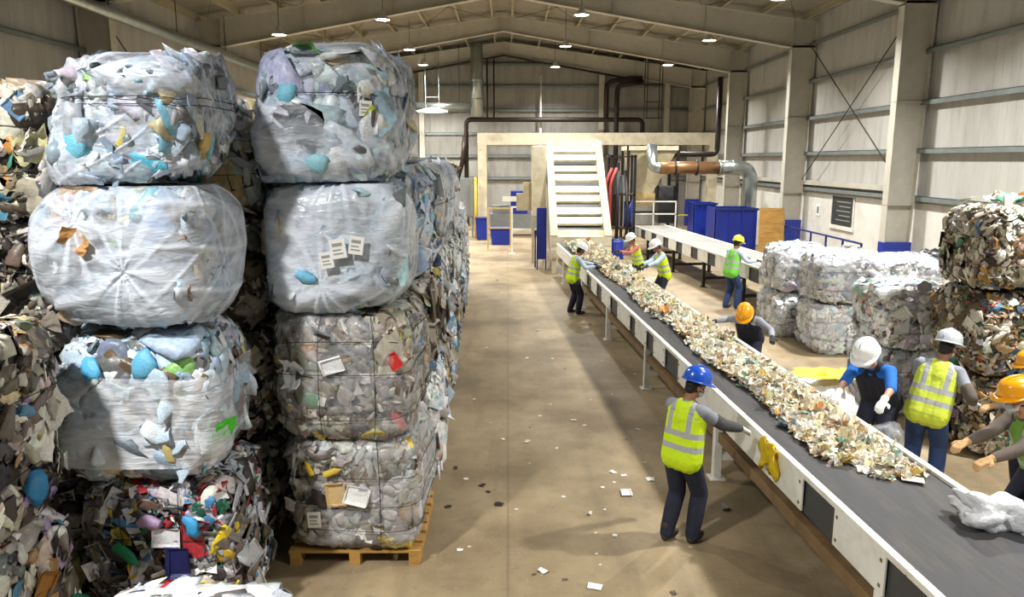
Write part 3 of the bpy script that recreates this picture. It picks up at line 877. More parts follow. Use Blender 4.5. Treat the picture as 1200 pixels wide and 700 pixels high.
def sample_cube(n, dim, rs, weights):
    A = {'x': dim[1] * dim[2], 'y': dim[0] * dim[2], 'z': dim[0] * dim[1]}
    ks = list(weights); w = np.array([weights[k] * A[k[1]] for k in ks]); w /= w.sum()
    pick = rs.choice(len(ks), n, p=w)
    P = np.zeros((n, 3)); uv = rs.rand(n, 2) * 2 - 1
    for i, k in enumerate(ks):
        ax, sg, (a, b) = FACES[k]; m = pick == i
        P[m, ax] = sg; P[m, a] = uv[m, 0]; P[m, b] = uv[m, 1]
    return P

PAL_CLEAR = [((206, 212, 216), 30), ((178, 186, 190), 22), ((150, 154, 156), 14), ((226, 228, 228), 18), ((190, 176, 150), 8), ((120, 112, 100), 7), ((70, 66, 62), 5), ((120, 180, 210), 2.0), ((206, 180, 70), 1.2), ((196, 60, 50), .6), ((70, 150, 110), .8)]
PAL_BLUEISH = [((190, 210, 226), 30), ((160, 182, 204), 22), ((224, 232, 240), 22), ((120, 132, 142), 10), ((130, 188, 214), 2.6), ((196, 190, 202), 4), ((220, 208, 172), 3), ((104, 108, 112), 5), ((150, 200, 120), .6)]
PAL_GREIGE = [((164, 156, 142), 26), ((182, 178, 168), 24), ((140, 130, 114), 18), ((204, 202, 196), 12), ((112, 101, 88), 11), ((72, 65, 58), 5), ((176, 140, 84), 4), ((210, 190, 70), 1.4), ((190, 50, 44), .8), ((110, 150, 190), 1.5), ((90, 130, 90), 1)]
PAL_COLOUR = [((136, 134, 134), 22), ((186, 190, 194), 20), ((72, 66, 68), 20), ((214, 188, 50), 3), ((34, 104, 80), 5), ((76, 134, 182), 4.5), ((160, 50, 58), 2.2), ((176, 158, 184), 2.2), ((36, 44, 100), 3), ((226, 226, 224), 10), ((110, 96, 84), 10)]
PAL_DARKMIX = [((158, 150, 138), 20), ((206, 200, 188), 20), ((70, 63, 58), 16), ((104, 93, 80), 14), ((228, 224, 214), 12), ((166, 130, 84), 3), ((70, 120, 150), 2), ((160, 60, 56), .9), ((36, 34, 40), 8), ((120, 130, 120), 4), ((150, 130, 170), 2), ((206, 190, 146), 3)]
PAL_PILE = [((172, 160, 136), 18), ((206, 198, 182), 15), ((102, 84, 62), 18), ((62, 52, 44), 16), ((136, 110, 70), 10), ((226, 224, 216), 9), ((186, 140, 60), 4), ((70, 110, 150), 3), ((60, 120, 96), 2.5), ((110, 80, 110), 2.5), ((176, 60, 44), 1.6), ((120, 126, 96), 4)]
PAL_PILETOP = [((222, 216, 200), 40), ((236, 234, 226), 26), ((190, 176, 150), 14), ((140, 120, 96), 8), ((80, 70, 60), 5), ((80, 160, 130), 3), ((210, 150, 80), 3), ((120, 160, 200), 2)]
PAL_WHITE = [((238, 241, 243), 46), ((218, 222, 225), 28), ((200, 203, 204), 14), ((172, 168, 162), 4), ((212, 176, 160), 3), ((150, 176, 196), 3), ((150, 180, 160), 2), ((110, 104, 100), 1.5)]
MIX_SOFT = {'sheet': 5, 'lump': 3.0, 'bottle': 2.5, 'flat': 1.5, 'tray': .5, 'cap': .2}
MIX_LUMPY = {'lump': 5, 'bottle': 4, 'sheet': 2.2, 'tray': .5}
MIX_WRAP = {'lump': 6, 'bottle': 4, 'sheet': .8}
MIX_DUMP = {'lump': 4, 'bottle': 3.5, 'sheet': 2, 'tray': .7, 'flat': .5}
MIX_HARD = {'sheet': 3.5, 'bottle': 4, 'lump': 2.0, 'tray': 1.2, 'flat': 2, 'cap': .8}

_seed = [100]
def loop_pts(blk, axis, val, off, n=72):
    t = np.linspace(0, 2 * PI, n, endpoint=False)
    a = np.cos(t); b = np.sin(t); m = np.maximum(np.abs(a), np.abs(b)); a, b = a / m, b / m
    c = np.zeros((n, 3)); o = [i for i in range(3) if i != axis]
    c[:, axis] = val; c[:, o[0]] = a; c[:, o[1]] = b
    return blk.at(c, off)[0]

PIECES = {}
def piece_mesh(kind, ti, rgb):
    k = (kind, ti, rgb)
    if k not in PIECES:
        V, T = TPL[kind][ti]
        PIECES[k] = tri_mesh('piece', V, T, np.tile(np.array(lin(*rgb)), (len(V), 1)), smooth=kind in ('bottle', 'lump'))
        PIECES[k].materials.append(M['waste'])
    return PIECES[k]

def film_mesh(blk, n, faces, off, rs, knots=3, wr=.012):
    C, T = cube_grid(n, faces)
    p, g = blk.at(C, off)
    f = np.zeros(len(p)); h = np.zeros(len(p))
    # long tension folds running across the film, plus folds radiating from gathered knots
    for _ in range(4):
        d = rs.normal(size=3); d[2] *= 1.6; d /= np.linalg.norm(d)
        q = p @ d * (7 + 9 * rs.rand()) + 1.5 * wob(p, rs, 3, 1.0)
        r = np.clip(1 - np.abs(np.sin(q)) * 3.0, 0, 1) * np.clip(wob(p, rs, 4, .9) * .8 + .2, 0, 1)
        f += r * .5; h += r * wr
    for _ in range(knots):
        i = rs.randint(len(p)); k = p[i]; nn = g[i]
        e1 = np.cross(nn, [.3, .2, .9]); e1 /= np.linalg.norm(e1); e2 = np.cross(nn, e1)
        d = p - k; a = np.arctan2(d @ e1, d @ e2); rr = np.linalg.norm(d, axis=1)
        fall = np.exp(-(rr / .38) ** 2) * (g @ nn > .2)
        r = np.clip(np.sin(a * 9 + 3 * np.sin(a * 2 + 1)) * 1.4 - .35, 0, 1) * fall
        f += r * .9 + .35 * np.exp(-(rr / .05) ** 2); h += r * wr * 1.4 - .03 * np.exp(-(rr / .12) ** 2)
    lum = wob(p, rs, 6, 1.3)
    f += np.clip(lum * .35 + .12, 0, .5); h += lum * .012
    p = p + g * h[:, None]
    return p, T, np.clip(f, 0, 1)

ALLW = {'+x': 1, '-y': 1.1, '+z': 1, '-x': .7, '+y': .35}
def make_bale(label, cx, cy, z, w, d, h, pal, mix=MIX_SOFT, count=900, size=.13, seed=None, group=None, film=None, filmfaces=('+x', '-x', '+y', '-y', '+z'), wires=(), vwires=(), rz=0.0, pieces=(), npieces=0, weights=ALLW, n=6.0, bulge=.05, noise=.035, tilt=.45, knots=3, fn=70, top_pal=None, lean=(0, 0), film_off=.045, smooth=True, wband=None, core=None, top=False, hmax=.035, gap=None):
    if seed is None:
        _seed[0] += 1; seed = _seed[0]
    rs = np.random.RandomState(seed)
    t = empty('plastic_bale', (cx, cy, z), rz)
    tag(t, label, 'bale', group)
    blk = Block(w, d, h, seed, n, bulge, noise, wires, lean)
    # the compacted waste: a closed core with pieces pressed into its faces
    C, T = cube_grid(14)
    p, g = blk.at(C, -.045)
    cc = np.tile(np.array(lin(*(core or (96, 92, 88)))), (len(p), 1)) * (0.6 + .5 * rs.rand(len(p), 1))  # dark core tone stands in for shade in the gaps between pieces
    S = sample_cube(count, blk.dim, rs, weights)
    P, N = blk.at(S, -.02)
    v, t2, c = scatter(P, N, rs, mix, pal, size, tilt, .75, hmax)
    if top_pal:
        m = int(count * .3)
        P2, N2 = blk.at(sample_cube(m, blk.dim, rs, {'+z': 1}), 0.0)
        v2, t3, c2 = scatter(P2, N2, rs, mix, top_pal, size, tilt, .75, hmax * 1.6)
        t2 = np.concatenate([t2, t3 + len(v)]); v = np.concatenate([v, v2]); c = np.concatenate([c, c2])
    V = np.concatenate([p, v])
    xh = w / 2 * (1 + bulge) + .03; yh = d / 2 * (1 + bulge) + .03
    if gap: xh, yh = gap
    ztop = h + .2 if top else h - .002
    def box_in(q, e=0.0):
        q[:, 0] = np.clip(q[:, 0], -xh - e, xh + e); q[:, 1] = np.clip(q[:, 1], -yh - e, yh + e); q[:, 2] = np.clip(q[:, 2], .002, ztop)
        return q
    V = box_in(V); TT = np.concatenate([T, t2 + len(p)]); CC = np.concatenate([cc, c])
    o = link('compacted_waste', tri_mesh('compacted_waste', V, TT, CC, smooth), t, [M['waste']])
    tag(o, kind='stuff')
    # larger single pieces one can pick out on the faces that show
    if npieces:
        S = sample_cube(npieces, blk.dim, rs, {'-y': 0.0 if gap else 1.4, '+x' if cx < 0 else '-x': 1, **({'+z': .6} if top else {})})
        S[:, 2] = np.where(np.abs(S[:, 2]) < .999, S[:, 2] * .74, S[:, 2])
        P, N = blk.at(S, -.03 if film and not wband else .004)
        F = rand_frames(N, rs, np.full(npieces, .3))
        cols = [q for q, _ in pal]; pw = np.array([x for _, x in pal], float); pw /= pw.sum()
        names = {'bottle': 'crushed_bottle', 'tray': 'flattened_tray', 'lump': 'crumpled_bag', 'sheet': 'plastic_sheet'}
        for i in range(npieces):
            k = ['bottle', 'lump', 'lump' if film else 'sheet', 'bottle', 'lump' if film else 'tray'][i % 5]
            o = link(names[k], piece_mesh(k, i % len(TPL[k]), cols[rs.choice(len(cols), p=pw)]), t)
            s = size * (1.2 + .7 * rs.rand())
            o.matrix_local = Matrix.Translation(P[i]) @ Matrix(F[i].tolist()).to_4x4() @ Matrix.Diagonal((s, s, s * .4, 1))
    for (nm, kind, rgb, c3, s, lab) in pieces:
        P, N = blk.at(np.array([c3], float), .03)
        F = rand_frames(N, rs, np.full(1, .12))
        me = piece_mesh(kind, seed % len(TPL[kind]), rgb) if kind != 'label' else None
        if kind == 'label':
            Fz = Vector(N[0]); X = Vector((0, 0, 1)).cross(Fz).normalized(); Yv = Fz.cross(X)
            b = MB().box(-.5, .5, -.5, .5, -.02, .02)
            b.box(-.35, .3, .12, .3, .021, .025, 1).box(-.35, .2, -.1, -.02, .021, .025, 1).box(-.35, .3, -.3, -.22, .021, .025, 1)
            o = b.build(nm, [M['paper'], M['ink']], t)
            R = Matrix((X, Yv, Fz)).transposed().to_4x4()
            o.matrix_local = Matrix.Translation(P[0] + N[0] * .035) @ R @ Matrix.Rotation(rs.normal() * .12, 4, 'Z') @ Matrix.Diagonal((s, s * 1.25, .15, 1))
        else:
            o = link(nm, me, t)
            o.matrix_local = Matrix.Translation(P[0]) @ Matrix(F[0].tolist()).to_4x4() @ Matrix.Diagonal((s, s, s * .6, 1))
        if lab: o['label'] = lab
    for zc in wires:
        MB().tube(box_in(loop_pts(blk, 2, zc, .035 if not film else .06), .02), .0032, 5, closed=True).build('baling_wire', M['wire'], t)
    for xc in vwires:
        MB().tube(box_in(loop_pts(blk, 0, xc, .03 if not film else .055), .02), .0032, 5, closed=True).build('baling_wire', M['wire'], t)
    if film:
        fp, ft, ff = film_mesh(blk, fn, filmfaces, film_off, rs, knots)
        fp = box_in(fp, .012)
        if wband:
            # the film only wraps a belt of the bale
            zz = (fp[:, 2] - blk.dim[2]) / blk.dim[2]
            keep = ((zz > wband[0]) & (zz < wband[1]))[ft].all(1)
            ft = ft[keep]
        me = tri_mesh('film_wrap', fp, ft, None, True, ff)
        link('film_wrap', me, t, [film])
    return t

# ---- front stack of the aisle row, standing on a pallet
AX = -1.42
def pallet(x, y, w, d, label):
    t = empty('wooden_pallet', (x, y, 0)); tag(t, label, 'pallet')
    for k in range(7):
        yy = -d / 2 + .06 + k * (d - .12) / 6
        MB().box(-w / 2, w / 2, yy - .055, yy + .055, .118, .142, bev=.003).build('deck_board', M['wood'], t)
    for xx in (-w / 2 + .06, 0, w / 2 - .06):
        MB().box(xx - .05, xx + .05, -d / 2, d / 2, .0, .018).build('bottom_board', M['wood'], t)
        for yy in (-d / 2 + .07, 0, d / 2 - .07):
            MB().box(xx - .05, xx + .05, yy - .07, yy + .07, .018, .096, bev=.004).build('block', M['wood'], t)
        MB().box(xx - .05, xx + .05, -d / 2, d / 2, .096, .118).build('stringer_board', M['wood'], t)
    return t
pallet(AX, 7.1, 1.22, 1.3, 'light wooden pallet carrying the front bale stack by the aisle')

make_bale('unwrapped greyish bale of flattened bottles resting on the wooden pallet', AX, 7.1, .144, 1.16, 1.36, 1.08, PAL_GREIGE + [((186, 188, 184), 20)], MIX_LUMPY, 1300, .15, film=M['filmclear'], knots=2, film_off=.03, wires=(-.55, -.1, .4), vwires=(.45,), npieces=40, n=7,
          pieces=(('yellow_container', 'bottle', (222, 190, 50), (-.62, -1, .55), .14, 'yellow container'), ('yellow_container', 'bottle', (216, 186, 60), (-.25, -1, .5), .16, 'yellow container'),
                  ('white_sheet', 'tray', (238, 238, 234), (.1, -1, .1), .2, 'white crumpled sheet'), ('white_sheet', 'sheet', (240, 238, 230), (.3, -1, -.55), .24, 'white crumpled sheet'),
                  ('cream_carton', 'tray', (226, 196, 140), (-.2, -1, .12), .22, 'cream carton'), ('paper_tag', 'label', (0, 0, 0), (-.55, -1, -.35), .12, 'small pale printed tag')))
make_bale('unwrapped grey-brown bale with a red scrap, second from the pallet', AX - .04, 7.08, 1.224, 1.16, 1.36, 1.16, PAL_GREIGE, MIX_LUMPY, 1300, .15, film=M['filmclear'], knots=2, film_off=.03, wires=(-.6, .1, .6), vwires=(-.3, .5), npieces=40, n=6,
          pieces=(('red_scrap', 'tray', (210, 44, 32), (.8, -1, .3), .14, 'red scrap'), ('white_carton', 'tray', (240, 240, 240), (-.1, -1, .25), .18, 'white carton'), ('white_carton', 'sheet', (236, 236, 240), (-.7, -1, .1), .24, None)))
make_bale('film-wrapped pale bale with several white labels, third above the pallet', AX - .10, 7.05, 2.386, 1.16, 1.3, 1.12, PAL_BLUEISH, MIX_WRAP, 800, .2, film=M['film'], n=5.2, bulge=.07, noise=.06, knots=5, npieces=16,
          pieces=(('paper_label', 'label', 0, (.18, -1, .05), .13, 'white printed label'), ('paper_label', 'label', 0, (.02, -1, -.12), .11, 'white printed label'), ('paper_label', 'label', 0, (.42, -1, .1), .12, 'white printed label'), ('blue_bag', 'lump', (120, 190, 225), (-.3, -1, -.4), .2, 'pale blue bag')))
make_bale('topmost film-wrapped bale above the pallet, with a yellow-green scrap', AX - .09, 7.02, 3.51, 1.06, 1.3, 1.12, PAL_BLUEISH, MIX_WRAP, 800, .22, film=M['film'], n=4.6, bulge=.06, noise=.07, knots=4, npieces=16, wires=(.3,), top=True,
          pieces=(('paper_label', 'label', 0, (.62, -1, .28), .1, 'white printed label'), ('paper_label', 'label', 0, (.64, -1, .08), .1, 'white printed label'), ('yellow_green_scrap', 'sheet', (190, 214, 40), (.86, -1, -.1), .24, 'yellow-green scrap'), ('blue_bag', 'lump', (120, 196, 222), (-.55, -1, .3), .26, 'pale blue bag'), ('blue_bag', 'lump', (150, 206, 220), (-.1, -1, -.7), .22, None)))

# ---- row going back along the aisle
ROWLAB = ['second', 'third', 'fourth', 'fifth', 'sixth', 'seventh', 'eighth', 'ninth', 'tenth', 'eleventh', 'last']
LEV3 = ['bottom', 'middle', 'top']
ry = 8.62
for k in range(11):
    d = 1.16
    three = k < 6
    hs = (1.2, 1.2, 1.25) if three else ((1.3, 1.3) if k < 10 else (1.25, 1.3))
    z = 0.0
    for lv, hh in enumerate(hs):
        pal = [PAL_GREIGE, PAL_WHITE, PAL_BLUEISH, PAL_CLEAR][(k * 2 + lv) % 4] if k else [PAL_WHITE, PAL_GREIGE, PAL_BLUEISH][lv]
        top = lv == len(hs) - 1
        lab = '%s bale of the %s stack back along the aisle' % (LEV3[lv] if three else ('lower', 'upper')[lv], ROWLAB[k])
        wrapped = top and k in (1, 2, 4, 7, 9)
        lab = ('film-wrapped white ' if wrapped else 'unwrapped pale plastic ') + lab
        make_bale(lab, -1.44 - .028 * k + R0.normal() * .03, ry + k * 1.27, z, 1.16, d, hh - .002, pal, MIX_LUMPY, 520 if k < 4 else 330, .2, wires=(-.5, .2), npieces=10 if k < 4 else 0,
                  weights={'+x': 1.6, '+z': 1.0, '-y': .9, '+y': .1, '-x': .15}, film=M['film'] if wrapped else None, fn=36, n=5, bulge=.05, group='bales in the aisle-side row', top=top, gap=(.66, .60),
                  pieces=((('pink_scrap', 'sheet', (226, 70, 170), (.6, -1, .7), .22, 'pink scrap'),) if (k, lv) == (1, 2) else ()))
        z += hh + .004

# ---- tall stack at the left front
LX = -2.74
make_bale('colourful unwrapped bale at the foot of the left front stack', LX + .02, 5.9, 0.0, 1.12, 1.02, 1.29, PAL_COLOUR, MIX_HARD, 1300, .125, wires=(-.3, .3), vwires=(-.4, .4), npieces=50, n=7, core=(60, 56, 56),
          pieces=(('yellow_bottle', 'lump', (230, 200, 30), (.55, -1, -.3), .24, 'yellow crushed bottle'), ('yellow_bottle', 'bottle', (226, 196, 30), (.9, -1, .3), .22, 'yellow crushed bottle'), ('yellow_bag', 'lump', (214, 190, 30), (.25, -1, -.75), .22, None),
                  ('green_bottle', 'bottle', (20, 120, 80), (-.1, -1, -.7), .3, 'green bottle'), ('green_bottle', 'bottle', (30, 130, 90), (-.35, -1, .1), .24, None), ('red_tray', 'tray', (180, 40, 50), (.1, -1, -.35), .22, 'dark red tray'),
                  ('navy_carton', 'tray', (32, 36, 96), (.35, -1, .05), .24, 'navy carton'), ('white_carton', 'tray', (226, 226, 230), (.2, -1, .35), .2, 'white carton'), ('blue_cup', 'lump', (60, 160, 215), (.55, -1, .5), .2, 'light blue cup'), ('lilac_bag', 'lump', (190, 160, 200), (0, -1, .55), .2, 'lilac bag')))
make_bale('wide film-belted bale with blue bits in the left front stack, second up', LX - .06, 5.88, 1.294, 1.14, 1.02, 1.16, PAL_BLUEISH + [((110, 90, 70), 10)], MIX_WRAP, 900, .18, film=M['filmband'], wband=(-.75, .45), n=4.6, bulge=.08, noise=.06, knots=1, npieces=30, film_off=.055,
          pieces=(('blue_bag', 'lump', (90, 180, 225), (-.45, -1, .55), .24, 'sky blue bag'), ('blue_bag', 'lump', (110, 190, 228), (.25, -1, .6), .26, 'sky blue bag'), ('green_scrap', 'sheet', (70, 200, 40), (1, -.75, -.35), .26, 'bright green scrap'), ('cream_cup', 'bottle', (214, 196, 130), (.5, -1, -.5), .16, None)))
make_bale('milky wrapped round bale with folds gathered at its middle, third up left', LX - .08, 5.85, 2.458, 1.13, 1.02, 1.06, PAL_BLUEISH + [((150, 130, 110), 14)], MIX_WRAP, 700, .2, film=M['film'], n=4.2, bulge=.09, noise=.06, knots=7, fn=90,
          pieces=(('orange_scrap', 'sheet', (200, 150, 90), (-.3, -1, .3), .2, None),))
make_bale('topmost clear-wrapped bale of the left front stack with blue cups inside', LX + .02, 5.87, 3.522, .96, 1.04, .86, PAL_BLUEISH, MIX_WRAP, 800, .2, film=M['film'], n=5.5, bulge=.05, noise=.07, top=True, knots=3, fn=80, npieces=24, wires=(.3, .42),
          pieces=(('blue_cup', 'bottle', (90, 190, 220), (.4, -1, -.7), .26, 'turquoise cup'), ('blue_bag', 'lump', (120, 200, 230), (-.55, -1, -.35), .24, 'pale blue bag'), ('yellow_tub', 'bottle', (206, 196, 110), (.05, -1, -.2), .16, 'yellowish tub'), ('clear_tub', 'bottle', (214, 216, 206), (1, -.5, .1), .3, 'pale tub'), ('cream_carton', 'lump', (226, 196, 120), (1, -.2, -.25), .24, 'cream carton')))
# stacks behind it
for k, yy in enumerate((7.32, 8.7)):
    z = 0
    for lv in range(4):
        hh = (1.08, 1.06, 1.06, 1.02)[lv]
        make_bale('%s bale, dim and unwrapped, %s' % (('bottom', 'second', 'third', 'top')[lv], ('directly behind the left front stack', 'in the second stack behind the left front one')[k]), -2.84, yy, z, 1.2, 1.24, hh, PAL_DARKMIX if lv < 3 else PAL_CLEAR + [((236, 206, 150), 12), ((120, 200, 90), 3)], MIX_HARD, 620, .14, wires=(-.3, .3), n=6,
                  weights={'+x': 1.2, '-y': 1.2, '+z': 1, '-x': .4, '+y': .1}, npieces=12 if lv == 3 and k == 0 else 0)
        z += hh + .004
# far-left stack by the side
z = 0
for lv in range(4):
    hh = (1.08, 1.06, 1.08, 1.06)[lv]
    make_bale('%s unwrapped bale of dark mixed plastics at the far left edge' % ('bottom', 'second', 'third', 'topmost')[lv], -4.1, 6.3, z, 1.25, 1.3, hh, PAL_DARKMIX if lv < 3 else PAL_DARKMIX + PAL_PILETOP, MIX_DUMP, 1000, .16, wires=(-.3, .35), n=6, npieces=16 if lv >= 2 else 0,
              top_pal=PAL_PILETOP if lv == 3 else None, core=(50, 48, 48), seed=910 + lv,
              pieces=((('red_bottle', 'lump', (200, 30, 40), (.3, -1, -.2), .2, 'red bottle'),) if lv == 3 else ()))
    z += hh + .004
z = 0
for lv in range(2):
    hh = (1.35, 1.33)[lv]
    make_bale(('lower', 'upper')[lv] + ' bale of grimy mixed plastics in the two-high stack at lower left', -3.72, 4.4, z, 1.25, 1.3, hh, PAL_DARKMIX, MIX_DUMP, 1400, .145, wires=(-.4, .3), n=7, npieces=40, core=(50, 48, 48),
              top_pal=[((216, 180, 110), 10), ((232, 224, 206), 14), ((120, 90, 50), 6), ((190, 150, 170), 3)] if lv == 1 else None,
              pieces=((('blue_bottle', 'lump', (30, 120, 170), (1, .3, -.6), .26, 'blue bottle'), ('orange_cap', 'cap', (226, 110, 50), (1, -.2, .75), .1, 'orange cap'), ('white_carton', 'tray', (236, 236, 234), (1, .9, -.6), .16, None)) if lv == 1 else (('brown_carton', 'tray', (150, 104, 44), (1, .3, .3), .24, 'brown carton'), ('green_bottle', 'bottle', (20, 110, 80), (1, .8, -.1), .24, None))))
    z += hh + .004
make_bale('low bale under a white plastic sheet at the bottom of the picture', -1.72, 3.68, 0, 1.2, 1.1, 1.26, PAL_WHITE, MIX_WRAP, 900, .2, n=4.5, bulge=.06, noise=.06, film=M['filmwhite'], knots=3, npieces=0, core=(220, 220, 220), top=True, top_pal=PAL_WHITE,
          pieces=(('red_tub', 'bottle', (206, 30, 60), (-.5, .5, 1), .2, 'red and white tub'), ('red_tub', 'lump', (226, 60, 80), (-.35, .7, 1), .14, None)))

# ---- pale bales beyond the sorting belt
WB = 'white bales between the belt and the right wall'
for (lab, x, y, z, w, d, h, pal) in (
    ('lower front bale of whitish bottles behind the orange-helmet worker', 6.55, 14.7, 0, 1.24, 1.2, .96, PAL_WHITE),
    ('upper front bale of whitish plastics, broad, behind the orange-helmet worker', 6.62, 14.7, .964, 1.36, 1.24, .96, PAL_WHITE + [((120, 140, 160), 10)]),
    ('lower white bale at the left end of the pale group near the second conveyor', 6.2, 16.15, 0, 1.1, 1.2, .94, PAL_WHITE),
    ('upper white bale at the left end of the pale group near the second conveyor', 6.2, 16.15, .944, 1.12, 1.2, .96, PAL_WHITE[:3]),
    ('lower white bale in the stack nearest the railing, right of the front pair', 8.0, 15.1, 0, 1.2, 1.2, .94, PAL_WHITE),
    ('upper white bale in the stack nearest the railing, right of the front pair', 7.98, 15.1, .944, 1.2, 1.2, .84, PAL_WHITE),
    ('lower bale of the short stack beside the tall mixed pile', 5.95, 11.1, 0, 1.12, 1.1, .98, PAL_WHITE + [((150, 130, 160), 8), ((196, 190, 180), 14)]),
    ('upper bale of the short stack beside the tall mixed pile, pale top', 5.95, 11.1, .984, 1.14, 1.1, .9, PAL_WHITE + [((170, 168, 168), 24), ((190, 60, 70), 1)])):
    make_bale(lab, x, y, z, w, d, h, pal, MIX_LUMPY, 700, .16, wires=(-.4, .35), n=5, bulge=.05, group=WB, npieces=16, weights={'-x': 1, '-y': 1.2, '+z': 1, '+x': .3, '+y': .2}, top_pal=PAL_WHITE, film=M['filmclear'] if 'pale top' not in lab else None, fn=40, knots=1, top='upper' in lab)

# ---- tall mixed pile at the right
PX = 6.0
for ci, (x, y) in enumerate(((6.42, 9.5), (7.85, 9.6), (7.75, 8.2))):
    z = 0
    for lv in range(3):
        hh = (1.06, 1.05, 1.0)[lv]
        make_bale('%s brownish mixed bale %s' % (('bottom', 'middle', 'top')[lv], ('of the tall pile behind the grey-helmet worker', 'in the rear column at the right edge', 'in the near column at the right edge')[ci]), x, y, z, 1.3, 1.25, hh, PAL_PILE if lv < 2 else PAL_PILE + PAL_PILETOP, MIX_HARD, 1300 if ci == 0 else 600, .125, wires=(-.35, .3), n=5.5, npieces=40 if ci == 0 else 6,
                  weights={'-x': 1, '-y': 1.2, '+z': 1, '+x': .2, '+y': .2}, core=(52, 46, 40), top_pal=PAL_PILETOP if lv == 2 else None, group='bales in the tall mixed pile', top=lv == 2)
        z += hh + .004
# loose pale plastics lying on top of that pile
rs = np.random.RandomState(77)
for i in range(70):
    a = rs.rand(2)
    x = 5.85 + a[0] * 2.5; y = 8.95 + a[1] * 1.1
    k = ['lump', 'bottle', 'sheet', 'tray', 'lump'][i % 5]
    c = [(226, 220, 206), (238, 236, 230), (206, 196, 176), (90, 160, 130), (220, 150, 80), (236, 232, 222), (230, 228, 220)][rs.randint(7)]
    o = link('loose_plastic_scrap', piece_mesh(k, i % len(TPL[k]), c))
    s = .15 + .12 * rs.rand()
    o.location = (x, y, 3.12 + .10 * rs.rand() + .14 * (x - 5.8) / 2.5)
    o.rotation_euler = (rs.normal() * .5, rs.normal() * .5, rs.rand() * 6.28); o.scale = (s, s, s * .8)
    tag(o, 'loose piece of pale plastic scrap lying on top of the tall mixed pile', 'plastic scrap', 'loose scraps on the tall mixed pile')
# dark bags by the right column
for i, (x, y, z, s, lab) in enumerate(((8.72, 16.9, .0, .85, 'black rubbish bag heaped against the near right column, left one'), (9.98, 16.6, 0, .8, 'black rubbish bag heaped against the near right column, right one'), (9.34, 16.75, .92, .8, 'black rubbish bag lying on top of the two beside the right column'), (9.3, 17.9, 0, .9, 'black rubbish bag behind the others by the right column'))):
    V, T = t_lump(np.random.RandomState(300 + i), 4)
    V = V * np.array([1.15, 1.2, 1.45]) * s
    V[:, 2] = np.maximum(V[:, 2] - V[:, 2].min() - .06, 0)
    tag(link('rubbish_bag', tri_mesh('rubbish_bag', V, T, None, True), None, [M['blackbag']]), lab, 'bag', 'black bags by the column').location = (x, y, z)

# ------------------------------------------------------------------ conveyors
def conveyor(name, label, x, y, rz, w, L, zt, gaps, legs, beltm, lowrail, legm, panel_h=.31):
    t = empty(name, (x, y, 0), rz); tag(t, label, 'conveyor')
    MB().box(.03, w - .03, 0, L, zt - .07, zt - .03).build('belt', beltm, t)
    MB().box(.1, w - .1, .2, L - .2, zt - .42, zt - .40).build('return_belt', M['rubber'], t)
    for xx in (0, w):
        s = 1 if xx else -1
        a, b = sorted((xx - s * .045, xx + s * .02))
        r = MB()
        n = max(2, int(L / 1.5))
        for k in range(n):
            r.box(a, b, k * L / n + .004, (k + 1) * L / n - .004, zt - .05, zt, bev=.006)
        r.build('edge_rail', M['white'], t)
        # white panels with dark flaps between
        cuts = sorted(gaps); pos = 0.0
        for g0, g1 in cuts + [(L, L)]:
            if g0 - pos > .05:
                pa, pb = sorted((xx, xx + s * .018))
                p = MB().box(pa, pb, pos + .01, g0 - .01, zt - panel_h - .04, zt - .05, bev=.004)
                for yy in (pos + .06, g0 - .06):
                    for zz in (zt - .1, zt - panel_h + .02):
                        p.box(min(xx + s * .018, xx + s * .024), max(xx + s * .018, xx + s * .024), yy - .012, yy + .012, zz - .012, zz + .012, 1)
                p.build('side_panel', [M['white'], M['brownsteel']], t)
            if g1 > g0:
                pa, pb = sorted((xx - s * .03, xx - s * .015))
                MB().box(pa, pb, g0 - .02, g1 + .02, zt - panel_h - .06, zt - .05).build('dark_flap', M['darkpanel'], t)
            pos = g1
        if lowrail:
            a, b = sorted((xx - s * .12, xx - s * .02))
            MB().box(a, b, 0, L, zt - .60, zt - .48, bev=.004).build('lower_rail', M['brownsteel'], t)
    for yy in (.12, L - .12):
        MB().tube([(.06, yy, zt - .24), (w - .06, yy, zt - .24)], .17, 16).build('tail_drum', M['black'], t)
    for k in range(int(L / 1.2)):
        MB().tube([(.05, .6 + k * 1.2, zt - .115), (w - .05, .6 + k * 1.2, zt - .115)], .035, 8).build('roller', M['galv'], t)
    for ly in legs:
        for xx in (.03, w - .03):
            MB().box(xx - .045, xx + .045, ly - .045, ly + .045, .015, zt - .36, bev=.004).box(xx - .09, xx + .09, ly - .09, ly + .09, 0, .015).build('leg', legm, t)
        MB().bar((.0, ly, .27), (w, ly, .27), .07, .08).build('cross_brace', legm, t)
    return t

C1A = math.atan(.0524); C1X, C1Y, C1W, C1L, C1Z = 2.79, 1.5, 1.16, 22.8, 1.06
gl = [(a - C1Y, b - C1Y) for a, b in ((2.3, 3.2), (3.95, 4.77), (5.53, 6.08), (10.0, 10.7), (11.4, 11.86), (12.7, 13.1), (14.26, 15.0), (16.0, 16.6), (17.4, 18.0), (19.2, 19.8))]
conveyor('sorting_conveyor', 'long sorting conveyor with black belt, white side panels and shredded waste on it', C1X, C1Y, C1A, C1W, C1L, C1Z, gl, [3.4 - .05, 6.9, 10.45, 13.9, 17.4, 21.2], M['belt'], True, M['white'])
M1 = Matrix.Translation((C1X, C1Y, 0)) @ Matrix.Rotation(C1A, 4, 'Z')
def b1(u, Y, z=0.0):
    """point on the sorting belt: u metres from its left edge, Y distance along the hall"""
    return M1 @ Vector((u, Y - C1Y, z))
C2A = math.atan(.0842)
